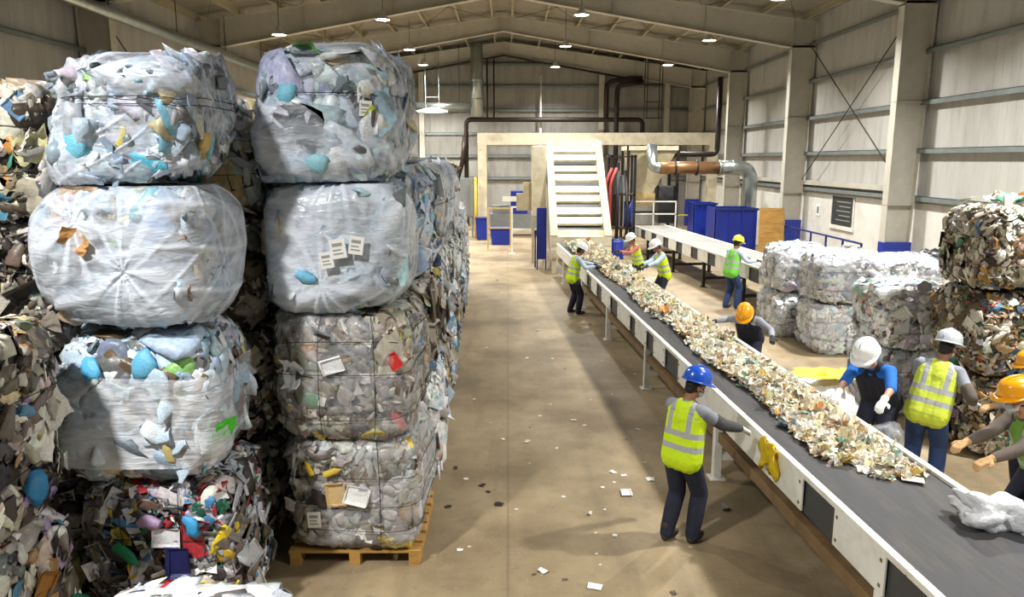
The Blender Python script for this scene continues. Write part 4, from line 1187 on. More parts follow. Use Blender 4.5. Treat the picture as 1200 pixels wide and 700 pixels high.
conveyor('far_conveyor', 'second conveyor with grey belt behind the green-vest worker', 6.14 + .0842 * .05, 17.45, C2A, 1.3, 13.0, 1.13, [(.6 + k * 1.5, 1.2 + k * 1.5) for k in range(8)], [1.6, 4.6, 7.6, 10.8], M['belt2'], False, M['black'], .34)

# the carpet of shredded waste on the right half of the belt
PAL_SCRAP = [((240, 231, 206), 36), ((246, 243, 230), 28), ((230, 213, 172), 16), ((214, 190, 146), 7), ((196, 186, 170), 7), ((120, 110, 96), 2.5), ((130, 176, 160), 3.5), ((214, 150, 80), 3), ((206, 180, 90), 3), ((150, 170, 190), 2.5), ((70, 66, 62), 1.5)]
def left_edge(Y):
    if Y < 6.3: return .55
    if Y < 18: return .36 + .05 * math.sin(Y * 1.7)
    return max(.17, .36 - (Y - 18) * .1)
def heap_h(u, Y):
    l, r = left_edge(Y), C1W - .07
    t = (u - l) / (r - l)
    if t < 0 or t > 1: return 0
    h = (.085 + .03 * math.sin(Y * 2.3) + (.14 if Y > 17.5 else 0)) * (math.sin(PI * min(1, t * .82 + .12)) ** .7)
    if Y < 7.2: h *= max(0.0, (Y - 5.95) / 1.25)
    return h
rs = np.random.RandomState(31)
ZB = C1Z - .03
pts = []; us = []
while len(pts) < 11000:
    Y = 6.0 + (rs.rand() ** 1.35) * 17.6; l = left_edge(Y)
    u = l + rs.rand() * (C1W - .13 - l)
    if Y < 7.0 and rs.rand() > (Y - 5.9): continue
    pts.append(b1(u, Y, ZB + heap_h(u, Y) * (.55 + .5 * rs.rand()) + .006)[:])
P = np.array(pts); N = np.tile([[0, 0, 1.]], (len(P), 1))
v, t_, c_ = scatter(P, N, rs, {'flat': 5, 'sheet': 4, 'cap': .5, 'bottle': .8}, PAL_SCRAP, .066, .55, .8)
v[:, 2] = np.maximum(v[:, 2], ZB + .002)
# solid mound beneath the pieces
gm = MB(); nu, nv = 8, 90
vs = []
for j in range(nv):
    Y = 6.4 + j * (23.4 - 6.4) / (nv - 1); l = left_edge(Y)
    for i in range(nu):
        u = l + .05 + i * (C1W - .13 - l) / (nu - 1)
        vs.append(b1(u, Y, ZB + .003 + heap_h(u, Y) * .75)[:])
T = grid_tris(nv, nu)
V = np.array(vs)
cc = np.tile(np.array(lin(214, 200, 172)), (len(V), 1))
wh = link('shredded_waste', tri_mesh('shredded_waste', np.concatenate([V, v]), np.concatenate([T[:, ::-1], t_ + len(V)]), np.concatenate([cc, c_])), None, [M['scrap']])
tag(wh, 'carpet of pale shredded plastic waste lying along the sorting belt', 'waste', kind='stuff')
SCR = {}
def scrap_mesh(k, ti, rgb, m='scrap'):
    key = (k, ti, rgb, m)
    if key not in SCR:
        V, T = TPL[k][ti]
        SCR[key] = tri_mesh('scrap', V, T, np.tile(np.array(lin(*rgb)), (len(V), 1)))
        SCR[key].materials.append(M[m])
    return SCR[key]
i = 0
while i < 290:
    Y = 6.0 + (rs.rand() ** 1.2) * 3.2; l = left_edge(Y)
    u = l - .03 + rs.rand() * (C1W - .11 - l)
    if Y < 6.9 and rs.rand() > (Y - 5.85): continue
    k = ['flat', 'sheet', 'sheet', 'bottle', 'flat'][i % 5]
    rgb = PAL_SCRAP[rs.choice(len(PAL_SCRAP), p=np.array([q for _, q in PAL_SCRAP]) / sum(q for _, q in PAL_SCRAP))][0]
    o = link('waste_scrap', scrap_mesh(k, i % len(TPL[k]), rgb))
    o.location = b1(u, Y, ZB + heap_h(u, Y) * 1.0 + .022)
    o.rotation_euler = (rs.normal() * .35, rs.normal() * .35, rs.rand() * 6.28)
    s = .06 + .045 * rs.rand(); o.scale = (s, s, s * .8)
    tag(o, 'small piece of shredded plastic lying on the near end of the waste on the belt', 'scrap', 'scraps on the sorting belt')
    i += 1
for (u, Y, k, rgb, s, lab) in ((.86, 5.93, 'tray', (232, 226, 206), .16, 'flat cream plastic piece lying alone on the black belt ahead of the waste'),
                               (.98, 5.45, 'sheet', (176, 130, 80), .10, 'brown scrap on the bare black belt near the white bag'),
                               (.9, 5.35, 'flat', (196, 150, 100), .07, 'tiny tan scrap beside the brown one on the bare belt'),
                               (1.05, 5.52, 'flat', (226, 222, 210), .09, 'pale scrap right of the brown one on the bare belt'),
                               (.62, 6.1, 'flat', (226, 224, 216), .11, 'white sliver at the left tip of the waste on the belt'),
                               (.42, 7.55, 'flat', (210, 206, 196), .08, 'pale sliver on the black belt left of the waste, near the blue-helmet worker'),
                               (.5, 6.9, 'sheet', (226, 226, 220), .1, 'white curl on the black belt edge of the waste')):
    o = link('waste_scrap', scrap_mesh(k, 0, rgb)); o.location = b1(u, Y, ZB + .018); o.scale = (s, s, s * .35)
    o.rotation_euler = (0, 0, u * 9 + Y); tag(o, lab, 'scrap')
# crumpled white bag at the near right of the belt
V, T = t_lump(np.random.RandomState(12), 4)
V = V * np.array([.56, .36, .38]); V += np.stack([0 * V[:, 0], .05 * np.sin(V[:, 0] * 14), 0 * V[:, 0]], 1)
V[:, 2] = np.maximum(V[:, 2] - V[:, 2].min() - .04, 0)
bgo = link('plastic_bag', tri_mesh('plastic_bag', V, T, None, True, np.full(len(V), .6)), None, [M['bag']])
bgo.location = b1(1.0, 5.13, ZB + .002); bgo.rotation_euler = (0, 0, -.5)
tag(bgo, 'crumpled white plastic bag lying on the near right edge of the belt', 'bag')
# yellow cloth hanging over the side panel
ys = MB(); n = 12
for i in range(n):
    for j in range(8):
        yy = 6.55 + i * .40 / (n - 1) ; a = j / 7
        z = C1Z + .012 - a * .27 - .06 * math.sin(i * 1.7) * a
        x = -.045 - .03 * math.sin(i * 1.1 + j * .7) - .012 * math.cos(i * 2.1)
        ys.v.append(tuple(b1(x - .006, yy + .03 * math.sin(j), z)))
ys.f = [[i * 8 + j, (i + 1) * 8 + j, (i + 1) * 8 + j + 1, i * 8 + j + 1] for i in range(n - 1) for j in range(7)]
ys.mi = [0] * len(ys.f); ys.sm = [True] * len(ys.f)
o = ys.build('yellow_rag', mat('yellow_cloth', (196, 168, 20), .8, var=.25, scale=6)); sm = o.modifiers.new('thick', 'SOLIDIFY'); sm.thickness = .012
tag(o, 'crumpled yellow rag hanging over the white side panel of the belt', 'rag')
# white bulk sack with a yellow cover standing right of the belt
V, T = t_lump(np.random.RandomState(21), 4)
V = V * np.array([1.15, 1.3, 1.35]); V[:, 2] = np.maximum(V[:, 2] - V[:, 2].min() - .08, 0)
sk = empty('bulk_sack', (4.3, 10.2, 0)); tag(sk, 'white bulk sack with a yellow flap standing right of the belt', 'sack')
link('sack_body', tri_mesh('sack_body', V, T, None, True, np.full(len(V), .6)), sk, [M['bag']])
ztop = V[:, 2].max()
V2, T2 = t_sheet(np.random.RandomState(4), 6, .3)
V2 = V2 * np.array([.85, .8, .12]); 
link('yellow_flap', tri_mesh('yellow_flap', V2 + np.array([.1, -.15, ztop + .02]), T2, None, True), sk, [M['yellow']])

# ------------------------------------------------------------------ people
_ICO = ico(2)
class Prims:
    def __init__(s): s.V = []; s.T = []; s.n = 0
    def _add(s, V, T):
        s.V.append(np.asarray(V, float)); s.T.append(np.asarray(T) + s.n); s.n += len(V)
    def ell(s, c, r, R=None):
        V = _ICO[0] * np.asarray(r, float)
        if R is not None: V = V @ np.array(R.to_3x3()).T
        s._add(V + np.array(c[:]), _ICO[1]); return s
    def cap(s, p, r, q, r2=None):
        r2 = r if r2 is None else r2
        p = Vector(p); q = Vector(q)
        s.ell(p, (r,) * 3); s.ell(q, (r2,) * 3)
        t = (q - p)
        if t.length < 1e-4: return s
        t.normalize(); a = t.cross(Vector((.3, .2, .93))).normalized(); b = t.cross(a); n = 14
        vs = []
        for c, rr in ((p, r), (q, r2)):
            vs += [c + (a * math.cos(k * 2 * PI / n) + b * math.sin(k * 2 * PI / n)) * rr for k in range(n)]
        vs += [p, q]
        T = []
        for k in range(n):
            j = (k + 1) % n
            T += [[k, n + k, n + j], [k, n + j, j], [2 * n, k, j], [2 * n + 1, n + j, n + k]]
        s._add([v[:] for v in vs], [t_[::-1] for t_ in T]); return s
    def mesh(s, name, voxel, smooth=4):
        """one closed skin grown over all the shapes"""
        me = tri_mesh(name, np.concatenate(s.V), np.concatenate(s.T))
        o = bpy.data.objects.new('tmp', me); COL.objects.link(o)
        m = o.modifiers.new('r', 'REMESH'); m.mode = 'VOXEL'; m.voxel_size = voxel; m.use_smooth_shade = True
        if smooth:
            k = o.modifiers.new('s', 'SMOOTH'); k.factor = .5; k.iterations = smooth
        dg = bpy.context.evaluated_depsgraph_get(); dg.update()
        out = bpy.data.meshes.new_from_object(o.evaluated_get(dg), preserve_all_data_layers=False, depsgraph=dg)
        out.name = name
        bpy.data.objects.remove(o); bpy.data.meshes.remove(me)
        out.polygons.foreach_set('use_smooth', [True] * len(out.polygons))
        return out

def cloth(name, rgb, rough=.85, var=.16):
    return mat(name, rgb, rough, var=var, scale=7, bump=.35, bscale=16)
def mat_vest(name, rgb):
    """fluorescent cloth with grey reflective bands laid out in the wearer's own frame"""
    m, nt, b, N, L = new_mat(name)
    at = N.new('ShaderNodeAttribute'); at.attribute_name = 'tor'
    sp = N.new('ShaderNodeSeparateXYZ'); L.new(at.outputs['Vector'], sp.inputs['Vector'])
    def near(src, c, w):
        a = N.new('ShaderNodeMath'); a.operation = 'COMPARE'; a.inputs[1].default_value = c; a.inputs[2].default_value = w
        L.new(src, a.inputs[0]); return a.outputs['Value']
    def op(o_, x, y=None, val=None):
        a = N.new('ShaderNodeMath'); a.operation = o_
        L.new(x, a.inputs[0])
        if y is not None: L.new(y, a.inputs[1])
        elif val is not None: a.inputs[1].default_value = val
        return a.outputs['Value']
    ax = op('ABSOLUTE', sp.outputs['X'])
    v = op('MULTIPLY', near(ax, .105, .026), op('GREATER_THAN', sp.outputs['Z'], None, .2))
    h = op('MAXIMUM', near(sp.outputs['Z'], .205, .028), near(sp.outputs['Z'], .075, .028))
    f = op('MAXIMUM', v, h)
    tc = N.new('ShaderNodeTexCoord'); nz = N.new('ShaderNodeTexNoise'); nz.inputs['Scale'].default_value = 14
    L.new(tc.outputs['Object'], nz.inputs['Vector'])
    mx = N.new('ShaderNodeMix'); mx.data_type = 'RGBA'
    mx.inputs['A'].default_value = (*lin(*rgb), 1); mx.inputs['B'].default_value = (*lin(168, 172, 170), 1)
    L.new(f, mx.inputs['Factor'])
    L.new(mx.outputs['Result'], b.inputs['Base Color']); b.inputs['Roughness'].default_value = .7
    bp = N.new('ShaderNodeBump'); bp.inputs['Strength'].default_value = .5; bp.inputs['Distance'].default_value = .02
    L.new(nz.outputs['Fac'], bp.inputs['Height']); L.new(bp.outputs['Normal'], b.inputs['Normal'])
    return m
PM = {
    'skin': mat('skin', (150, 104, 78), .55, var=.06), 'skin2': mat('skin_light', (190, 142, 114), .55, var=.06),
    'hair': mat('dark_hair', (24, 20, 18), .6, var=.2), 'eye': mat('eye_white', (230, 228, 222), .3, var=0), 'iris': mat('iris', (30, 20, 16), .3, var=0), 'lip': mat('lips', (140, 80, 70), .5, var=.05),
    'mask': cloth('face_mask', (190, 200, 206)), 'boot': mat('work_boot', (62, 48, 38), .7, var=.2), 'navy': cloth('navy_trousers', (30, 34, 52)), 'denim': cloth('denim', (44, 66, 112)),
    'grey': cloth('grey_shirt', (142, 146, 156)), 'dgrey': cloth('dark_grey_sleeve', (74, 74, 76)), 'royal': cloth('royal_blue_shirt', (24, 104, 196)), 'brown': cloth('brown_shirt', (92, 82, 74)), 'paleblue': cloth('pale_blue_shirt', (176, 194, 214)),
    'darkvest': cloth('dark_apron', (30, 34, 48)), 'gwhite': cloth('white_glove', (214, 214, 210)), 'gtan': cloth('tan_glove', (190, 150, 104)), 'gdark': cloth('dark_glove', (44, 42, 42)), 'pinkish': cloth('pink_sleeve', (190, 110, 110)),
    'vy': mat_vest('yellow_vest', (204, 236, 20)), 'vg': mat_vest('green_vest', (120, 208, 70)), 'vg2': mat_vest('dark_green_vest', (112, 158, 62)), 'vw': mat_vest('yellow_cream_vest', (206, 222, 70)),
}
def hatmat(n, rgb): return mat(n, rgb, .28, var=.03, coat=.4)
PM['hblue'] = hatmat('blue_helmet', (22, 84, 196)); PM['hwhite'] = hatmat('white_helmet', (236, 238, 240)); PM['hgrey'] = hatmat('grey_helmet', (186, 192, 198)); PM['horange'] = hatmat('amber_helmet', (242, 166, 10)); PM['hyellow'] = hatmat('yellow_helmet', (226, 224, 60))

def ik(S, H, l1, l2, hint):
    d = H - S; L = d.length
    if L > (l1 + l2) * .985:
        H = S + d.normalized() * (l1 + l2) * .985; d = H - S; L = d.length
    a = (l1 * l1 - l2 * l2 + L * L) / (2 * L)
    h = math.sqrt(max(0.0, l1 * l1 - a * a))
    u = d.normalized(); v = (hint - u * hint.dot(u)).normalized()
    return S + u * a + v * h, H

def hand_prims(pr, W, d, n, side, grow=0.0, curl=.5):
    """palm, four unequal bent fingers and a thumb leaving the side of the palm; side points to the thumb"""
    d = d.normalized(); n = (n - d * n.dot(d)).normalized(); s = side
    R = Matrix((s, d, n)).transposed()
    pr.ell(W + d * .052, (.040 + grow, .052 + grow, .017 + grow), R)
    pr.cap(W, .026 + grow, W + d * .04, .026 + grow)
    for k, (off, L) in enumerate(((.030, .070), (.010, .080), (-.010, .074), (-.030, .058))):
        b = W + d * .092 + s * off
        t1 = (d * math.cos(curl * .6) + n * math.sin(curl * .6)); t2 = (d * math.cos(curl * 1.7) + n * math.sin(curl * 1.7))
        m1 = b + t1 * L * .55; e = m1 + t2 * L * .5
        pr.cap(b - d * .02, .0098 + grow, m1, .0092 + grow); pr.cap(m1, .0092 + grow, e, .0080 + grow)
    b = W + d * .03 + s * .034
    m1 = b + (d * .6 + s * .7 + n * .2).normalized() * .038; e = m1 + (d * .9 + s * .2 + n * .3).normalized() * .032
    pr.cap(b - s * .012, .014 + grow, m1, .0115 + grow); pr.cap(m1, .0115 + grow, e, .009 + grow)

def hard_hat(m, parent, c, Rm):
    g = MB(); seg = 28; a, b, hh = .122, .148, .135
    X = Matrix.Translation(c) @ Rm.to_4x4()
    prof = [(1.0, 0), (1.0, .015), (.985, .045), (.93, .08), (.80, .112), (.58, .132), (.3, .143), (0, .146)]
    vs = []; fs = []
    for r, z in prof:
        for k in range(seg):
            t = 2 * PI * k / seg
            vs.append(X @ Vector((r * a * math.cos(t), r * b * math.sin(t), z)))
    for i in range(len(prof) - 1):
        for k in range(seg):
            fs.append([i * seg + k, i * seg + (k + 1) % seg, (i + 1) * seg + (k + 1) % seg, (i + 1) * seg + k])
    g.add(vs, fs, 0, True)
    h = g.build('hard_hat', m, parent)
    br = MB(); vs = []; fs = []
    for (e, z) in ((0.0, .012), (1.0, .002), (1.0, -.006), (0.0, -.002)):
        for k in range(seg):
            t = 2 * PI * k / seg
            ex = (.012 + .045 * max(0, math.sin(t)) ** 1.5) * e
            vs.append(X @ Vector(((a + ex) * math.cos(t), (b + ex) * math.sin(t), z - .012 * e * max(0, math.sin(t)))))
    for i in range(4):
        for k in range(seg):
            j = (i + 1) % 4
            fs.append([i * seg + k, j * seg + k, j * seg + (k + 1) % seg, i * seg + (k + 1) % seg])
    br.add(vs, fs, 0, True); br.build('brim', m, h)
    rg = MB()
    rg.tube([X @ Vector((0, b * math.cos(t) * .98, .146 * math.sin(t) + .006)) for t in [PI * k / 14 for k in range(1, 14)]], .011, 8)
    for sx in (-.035, .035):
        rg.tube([X @ Vector((sx, b * math.cos(t) * .92, .14 * math.sin(t) + .004)) for t in [PI * k / 14 for k in range(2, 13)]], .006, 6)
    rg.build('ridge', m, h)

def person(label, loc, rz, hat, vest, shirt, trousers, glove, hands, lean=8, twist=0, head=(10, 0), sc=1.0, feet=None, pelvis=.93, voxel=.010, mask=True, sleeve='long', arm=None, skin='skin', side_lean=0, tuck=None, detail=True):
    r_ = math.radians
    t = empty('person', loc, r_(rz)); t.scale = (sc,) * 3
    tag(t, label, 'person')
    inv = (Matrix.Translation(loc) @ Matrix.Rotation(r_(rz), 4, 'Z') @ Matrix.Scale(sc, 4)).inverted()
    P = Vector((0, -.18 * math.sin(r_(lean)), pelvis))
    T = (Matrix.Rotation(r_(twist), 3, 'Z') @ Matrix.Rotation(r_(side_lean), 3, 'Y') @ Matrix.Rotation(-r_(lean), 3, 'X'))
    tt = lambda x, y, u: P + T @ Vector((x, y, u))
    # head frame
    Hm = Matrix.Rotation(r_(twist + head[1]), 3, 'Z') @ Matrix.Rotation(-r_(lean * .6 + head[0]), 3, 'X')
    nb = tt(0, .0, .50); hc = nb + T @ Vector((0, .01, .05)) + Hm @ Vector((0, .03, .115))
    hp = lambda x, y, z: hc + Hm @ Vector((x, y, z))
    sh = {s: tt(s * .172, 0, .445) for s in (-1, 1)}
    el = {}; wr = {}; hd = {}
    for s in (-1, 1):
        tgt = inv @ Vector(hands[s])
        hint = T @ Vector((s * .55, -.45, -.7))
        # leave room for the hand beyond the wrist
        d0 = (tgt - sh[s]).normalized()
        e, w = ik(sh[s], tgt - d0 * .09, .285, .255, hint)
        el[s], wr[s] = e, w; hd[s] = (w - e).normalized()
    hip = {s: P + Vector((s * .088, 0, -.03)) for s in (-1, 1)}
    feet = feet or {-1: (-.12, -.05), 1: (.12, .08)}
    kn = {}; an = {}
    for s in (-1, 1):
        A = Vector((feet[s][0], feet[s][1], .085))
        kn[s], an[s] = ik(hip[s], A, .43, .43, Vector((s * .08, 1, 0)))
    V1 = voxel
    # --- the body: one continuous skin
    b = Prims()
    b.ell(hp(0, -.008, .02), (.073, .094, .098), Hm); b.ell(hp(0, .022, -.045), (.056, .066, .066), Hm); b.ell(hp(0, .045, -.088), (.030, .030, .022), Hm)
    b.cap(hp(0, .086, .012), .010, hp(0, .106, -.028), .014); b.ell(hp(0, .09, -.028), (.019, .014, .010), Hm)
    for s in (-1, 1):
        b.ell(hp(s * .076, -.008, -.008), (.012, .022, .034), Hm); b.ell(hp(s * .030, .078, .030), (.022, .012, .008), Hm); b.ell(hp(s * .04, .062, -.03), (.024, .024, .024), Hm)
    b.cap(nb - T @ Vector((0, 0, .03)), .056, hp(0, -.015, -.06), .052)
    for x in (-.075, 0, .075): b.cap(tt(x, .0, .0), .10, tt(x * 1.1, .01, .37), .10)
    b.cap(sh[-1], .05, sh[1], .05); b.cap(tt(0, -.01, .40), .08, nb, .055)
    for s in (-1, 1):
        b.cap(sh[s], .050, el[s], .038); b.cap(el[s], .038, wr[s], .026)
        nrm = Vector((0, 0, -1)) if abs(hd[s].z) < .85 else T @ Vector((0, 1, 0))
        side = hd[s].cross(nrm).normalized() * (1 if s < 0 else -1)
        if side.dot(T @ Vector((-s, 0, 0))) < -.2 and False: side = -side
        hand_prims(b, wr[s], hd[s], nrm, side)
        b.cap(hip[s], .082, kn[s], .054); b.cap(kn[s], .056, an[s], .038)
        b.ell(an[s] + Vector((0, .06, -.045)), (.038, .12, .036))
    link('body', b.mesh('body', min(V1, .008), 2), t, [PM[skin]])
    # --- clothing
    c = Prims()
    for x in (-.08, 0, .08): c.cap(tt(x, .0, -.04), .114, tt(x * 1.1, .01, .37), .112)
    c.cap(sh[-1], .064, sh[1], .064); c.cap(tt(0, -.01, .38), .09, nb - T @ Vector((0, 0, .02)), .068)
    for s in (-1, 1):
        m_ = sh[s].lerp(el[s], .5) + T @ Vector((0, 0, -.004))
        c.cap(sh[s], .066, m_, .059); c.cap(m_, .059, el[s], .053)
        if sleeve == 'long': c.cap(el[s], .053, el[s].lerp(wr[s], .45), .050); c.cap(el[s].lerp(wr[s], .45), .050, el[s].lerp(wr[s], .93), .038)
    link('shirt', c.mesh('shirt', V1, 3), t, [PM[shirt]])
    if arm:
        for s in (-1, 1):
            a_ = Prims(); q0 = sh[s].lerp(el[s], .62)
            a_.cap(q0, .064, el[s], .060); a_.cap(el[s], .060, el[s].lerp(wr[s], .5), .056); a_.cap(el[s].lerp(wr[s], .5), .056, wr[s], .042)
            link('arm_guard', a_.mesh('arm_guard', V1, 2), t, [PM[arm]])
    tr = Prims()
    for x in (-.07, 0, .07): tr.cap(P + Vector((x, 0, -.05)), .112, tt(x, 0, .05), .112)
    for s in (-1, 1):
        tr.cap(hip[s], .110, hip[s].lerp(kn[s], .5), .098); tr.cap(hip[s].lerp(kn[s], .5), .098, kn[s], .086)
        tr.cap(kn[s], .086, kn[s].lerp(an[s], .5), .082); tr.cap(kn[s].lerp(an[s], .5), .082, an[s] + Vector((0, 0, .0)), .068)
    link('trousers', tr.mesh('trousers', V1, 3), t, [PM[trousers]])
    for s in (-1, 1):
        bo = Prims(); A = an[s]
        bo.ell(Vector((A.x, A.y + .075, .050)), (.048, .125, .046)); bo.ell(Vector((A.x, A.y - .01, .055)), (.043, .06, .052)); bo.cap(A + Vector((0, 0, -.02)), .050, A + Vector((0, 0, .08)), .050)
        bm_ = bo.mesh('boot', V1, 2)
        for v in bm_.vertices: v.co.z = max(v.co.z, .004)
        link('boot', bm_, t, [PM['boot']])
        if glove:
            gl_ = Prims(); nrm = Vector((0, 0, -1)) if abs(hd[s].z) < .85 else T @ Vector((0, 1, 0))
            side = hd[s].cross(nrm).normalized() * (1 if s < 0 else -1)
            hand_prims(gl_, wr[s], hd[s], nrm, side, .004, .55); gl_.cap(wr[s] - hd[s] * .05, .040, wr[s], .034)
            link('glove', gl_.mesh('glove', min(V1, .007), 1), t, [PM[glove]])
    ve = Prims()
    for x in (-.085, 0, .085): ve.cap(tt(x, .0, -.055), .130, tt(x * 1.0, .012, .36), .118)
    for s in (-1, 1): ve.cap(tt(s * .125, 0, .40), .080, tt(s * .06, -.01, .46), .070)
    ve.cap(tt(0, -.012, .34), .106, tt(0, -.012, .43), .098)
    vm = ve.mesh('safety_vest', min(V1, .010), 4)
    n_ = len(vm.vertices); co = np.empty(n_ * 3, np.float32); vm.vertices.foreach_get('co', co); co = co.reshape(-1, 3)
    loc_ = (co - np.array(P[:])) @ np.array(T)
    at = vm.attributes.new('tor', 'FLOAT_VECTOR', 'POINT'); at.data.foreach_set('vector', loc_.astype(np.float32).ravel())
    o = link('safety_vest' if vest.startswith('v') else 'apron', vm, t, [PM[vest]])
    # --- head gear and face
    hard_hat(PM[hat], t, hp(0, -.004, .052), Hm @ Matrix.Rotation(.06, 3, 'X'))
    hr = Prims(); hr.ell(hp(0, -.022, .005), (.079, .086, .085), Hm); hr.ell(hp(0, -.05, -.04), (.062, .05, .05), Hm)
    link('hair', hr.mesh('hair', min(V1, .009), 2), t, [PM['hair']])
    for s in (-1, 1):
        e_ = MB(); V, T_ = ico(2)
        e_.add([hp(s * .031, .082, .012) + Vector(v) * .0125 for v in V], T_.tolist(), 0, True)
        fwd = Hm @ Vector((0, 1, 0))
        e_.add([hp(s * .031, .0905, .012) + Vector(v) * .0062 for v in V], T_.tolist(), 1, True)
        e_.build('eye', [PM['eye'], PM['iris']], t)
    if mask:
        mk = Prims(); mk.ell(hp(0, .056, -.045), (.060, .058, .052), Hm); mk.ell(hp(0, .092, -.03), (.026, .026, .03), Hm)
        link('face_mask', mk.mesh('face_mask', .008, 2), t, [PM['mask']])
        MB().tube([hp(-.078, -.015, .0), hp(-.070, .05, -.02), hp(0, .112, -.03), hp(.070, .05, -.02), hp(.078, -.015, .0)], .004, 5).build('mask_strap', PM['mask'], t)
    else:
        l_ = Prims(); l_.ell(hp(0, .086, -.062), (.024, .010, .008), Hm)
        link('mouth', l_.mesh('mouth', .004, 1), t, [PM['lip']])
    return t

EX = 3.63
person('worker in blue helmet and neon vest with dark trousers standing left of the belt', (1.69, 6.88, 0), -48, 'hblue', 'vy', 'grey', 'navy', 'gwhite',
       {1: (2.40, 7.06, 1.05), -1: (2.32, 7.42, 1.05)}, lean=7, head=(16, -22), sleeve='short', arm='dgrey', voxel=.008, feet={-1: (-.10, -.08), 1: (.10, .06)})
person('worker in white helmet and neon vest left of the belt at its far end', (1.60, 18.05, 0), -75, 'hwhite', 'vy', 'paleblue', 'navy', 'gdark',
       {1: (2.18, 17.8, 1.16), -1: (2.2, 18.25, 1.16)}, lean=12, head=(22, 0), sc=1.0, voxel=.012, mask=False)
person('worker in white helmet with pink sleeves, farthest right of the belt', (3.55, 20.6, 0), 100, 'hwhite', 'vy', 'pinkish', 'navy', 'gdark',
       {1: (2.98, 20.7, 1.2), -1: (2.98, 20.2, 1.22)}, lean=14, head=(18, 10), sc=1.0, voxel=.012, mask=False)
person('worker in white helmet and pale blue shirt reaching left across the belt', (3.80, 18.3, 0), 98, 'hwhite', 'vy', 'paleblue', 'navy', 'gdark',
       {1: (3.2, 18.15, 1.15), -1: (3.2, 17.75, 1.15)}, lean=14, head=(20, 0), sc=1.04, voxel=.012, mask=False)
person('worker in yellow helmet, green vest and jeans at the second conveyor', (5.62, 18.7, 0), -62, 'hyellow', 'vg', 'paleblue', 'denim', 'gdark',
       {1: (6.25, 18.55, 1.2), -1: (6.2, 19.15, 1.2)}, lean=9, head=(14, 0), sc=1.05, voxel=.012, mask=False)
person('worker in amber helmet bending towards the belt with both arms spread', (3.86, 11.75, 0), 150, 'horange', 'darkvest', 'grey', 'navy', 'gdark',
       {1: (3.28, 11.95, 1.12), -1: (3.98, 10.95, 1.05)}, lean=42, head=(26, 0), sc=1.0, pelvis=.90, voxel=.009, mask=False)
person('worker in white helmet, blue shirt and dark apron leaning over the waste', (4.22, 8.26, 0), 130, 'hwhite', 'darkvest', 'royal', 'navy', 'gwhite',
       {1: (3.47, 7.75, 1.12), -1: (3.76, 7.28, 1.12)}, lean=36, head=(14, 0), sc=1.09, voxel=.008, skin='skin2', sleeve='short')
person('worker in grey helmet seen from behind, between belt and tall pile', (4.67, 8.0, 0), -36, 'hgrey', 'vw', 'grey', 'denim', 'gwhite',
       {1: (5.14, 7.9, 1.0), -1: (4.87, 8.5, 1.0)}, side_lean=8, lean=17, head=(10, -20), sc=1.07, voxel=.008, sleeve='short', arm='brown')
person('worker in amber helmet and dull green vest, tan gloves on the belt', (4.70, 6.32, 0), 88, 'horange', 'vg2', 'brown', 'navy', 'gtan',
       {1: (3.62, 6.2, 1.06), -1: (3.66, 5.85, 1.06)}, lean=24, head=(2, 6), sc=1.07, voxel=.008, skin='skin2')
person('worker in amber helmet mostly cut off by the right edge, before the pile', (5.62, 7.55, 0), 70, 'horange', 'vg2', 'grey', 'navy', 'gtan',
       {1: (5.15, 7.75, 1.05), -1: (5.2, 7.3, 1.05)}, lean=10, head=(12, 0), sc=1.0, voxel=.011)
# things in hands
s_ = empty('hand_scraper', (3.27, 11.98, 1.06)); tag(s_, 'small black scraper held in the outstretched hand of the bending worker', 'tool')
MB().tube([(0, 0, -.02), (-.02, .02, .14)], .014, 8).build('handle', M['black'], s_)
MB().box(-.05, .05, -.006, .006, -.16, -.02, bev=.003).build('blade', M['black'], s_)
V, T = t_lump(np.random.RandomState(40), 3)
V = V * np.array([.34, .3, .42]); V[:, 2] -= V[:, 2].max()
o = link('plastic_bag', tri_mesh('plastic_bag', V, T, None, True, np.full(len(V), .1)), None, [M['filmclear']])
o.location = (3.80, 7.18, 1.12); tag(o, 'clear plastic bag hanging from the hand of the blue-shirted worker', 'bag')

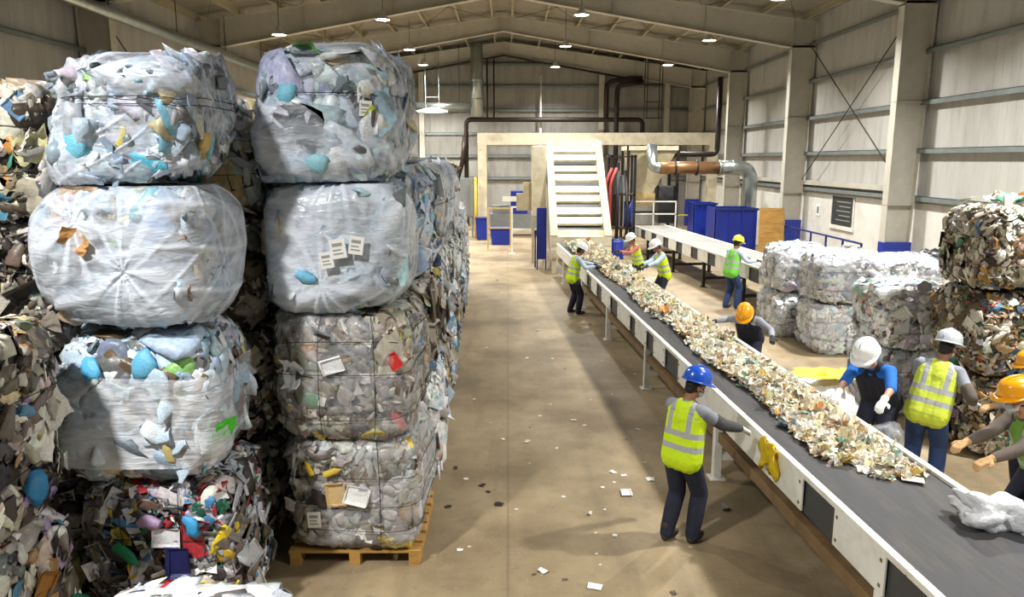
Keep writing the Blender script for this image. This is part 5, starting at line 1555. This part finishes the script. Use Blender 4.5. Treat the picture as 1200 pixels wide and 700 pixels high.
# ------------------------------------------------------------------ litter on the floor
def fl(px, py):
    """floor point met by the sight line of a pixel, worked out from the known eye height and tilt"""
    a = math.radians(10.4) + math.atan((py - 350) / 885.0)
    Y = 3.7 / math.tan(a); zc = Y * math.cos(math.radians(10.4)) + 3.7 * math.sin(math.radians(10.4))
    return ((px - 595) * zc / 885.0, Y)
LIT = [((734, 579), .16, 'tray', (236, 236, 236), 'biggest white scrap on the bare floor left of the blue-helmet worker'), ((697, 689), .12, 'tray', (240, 242, 244), 'white square of plastic on the floor at the bottom of the picture'),
       ((637, 671), .09, 'sheet', (236, 236, 232), 'small white scrap on the floor left of the bottom white square'), ((748, 504), .09, 'bottle', (190, 192, 194), 'grey crushed cup on the floor at the edge of the conveyor shade'),
       ((718, 554), .09, 'flat', (236, 234, 228), 'white sliver just above the biggest white scrap'), ((731, 558), .07, 'flat', (232, 230, 226), 'second white sliver just above the biggest white scrap'),
       ((762, 563), .12, 'flat', (230, 230, 224), 'long pale strip right of the biggest white scrap'), ((585, 592), .1, 'sheet', (60, 50, 44), 'largest dark scrap on the aisle floor'),
       ((565, 569), .08, 'flat', (54, 44, 38), 'dark scrap lying up left of the largest dark one'), ((572, 577), .06, 'flat', (60, 46, 40), 'small dark scrap between two larger dark ones'),
       ((525, 594), .08, 'flat', (46, 40, 38), 'dark scrap lying nearest the pallet stack'), ((534, 549), .07, 'flat', (70, 60, 50), 'dark sliver by the foot of the second bale stack'),
       ((539, 645), .06, 'flat', (232, 230, 226), 'white bit on the floor right of the pallet'), ((618, 518), .1, 'flat', (226, 220, 204), 'pale stick lying across the aisle'),
       ((660, 583), .05, 'cap', (236, 236, 236), 'white cap on the aisle floor'), ((706, 572), .05, 'cap', (232, 232, 232), 'white cap left of the biggest white scrap'),
       ((849, 597), .12, 'sheet', (170, 172, 170), 'grey film scrap in the conveyor shade by the dark trousers'), ((672, 493), .08, 'flat', (228, 222, 206), 'pale strip halfway up the aisle')]
for (px, k, ti) in ():
    pass
for i, ((px, py), s, k, rgb, lab) in enumerate(LIT):
    x, y = fl(px, py)
    o = link('litter_scrap', scrap_mesh(k, i % len(TPL[k]), rgb)); o.scale = (s, s, s * .45)
    zmin = float(TPL[k][i % len(TPL[k])][0][:, 2].min())
    o.location = (x, y, .003 - zmin * s * .45); o.rotation_euler = (0, 0, i * 1.3)
    tag(o, lab, 'litter')
rs = np.random.RandomState(9)
for i in range(120):
    y = 5.6 + rs.rand() ** 1.5 * 20; x = -.6 + rs.rand() * 3.2
    if i > 90: x = 3.9 + rs.rand() * 1.2; y = 10 + rs.rand() * 8
    k = ['flat', 'sheet', 'flat', 'cap'][i % 4]; s = .03 + .035 * rs.rand()
    o = link('litter_bit', scrap_mesh(k, i % len(TPL[k]), [(230, 226, 214), (206, 190, 156), (236, 236, 232), (90, 80, 70)][rs.randint(4)])); o.scale = (s, s, s * .4)
    zmin = float(TPL[k][i % len(TPL[k])][0][:, 2].min())
    o.location = (x, y, .002 - zmin * s * .4); o.rotation_euler = (0, 0, rs.rand() * 6.28)
    tag(o, 'tiny bit of litter scattered on the bare concrete floor', 'litter', 'tiny litter on the floor')


# ------------------------------------------------------------------ world and view
wd = bpy.data.worlds.new('world'); SC.world = wd; wd.use_nodes = True
bg = wd.node_tree.nodes['Background']
bg.inputs['Color'].default_value = (.82, .9, 1.0, 1)
bg.inputs['Strength'].default_value = .15
SC.view_settings.view_transform = 'Standard'
SC.view_settings.look = 'None'
SC.view_settings.gamma = 1.0
SC.view_settings.use_curve_mapping = False
SC.view_settings.exposure = 0.0
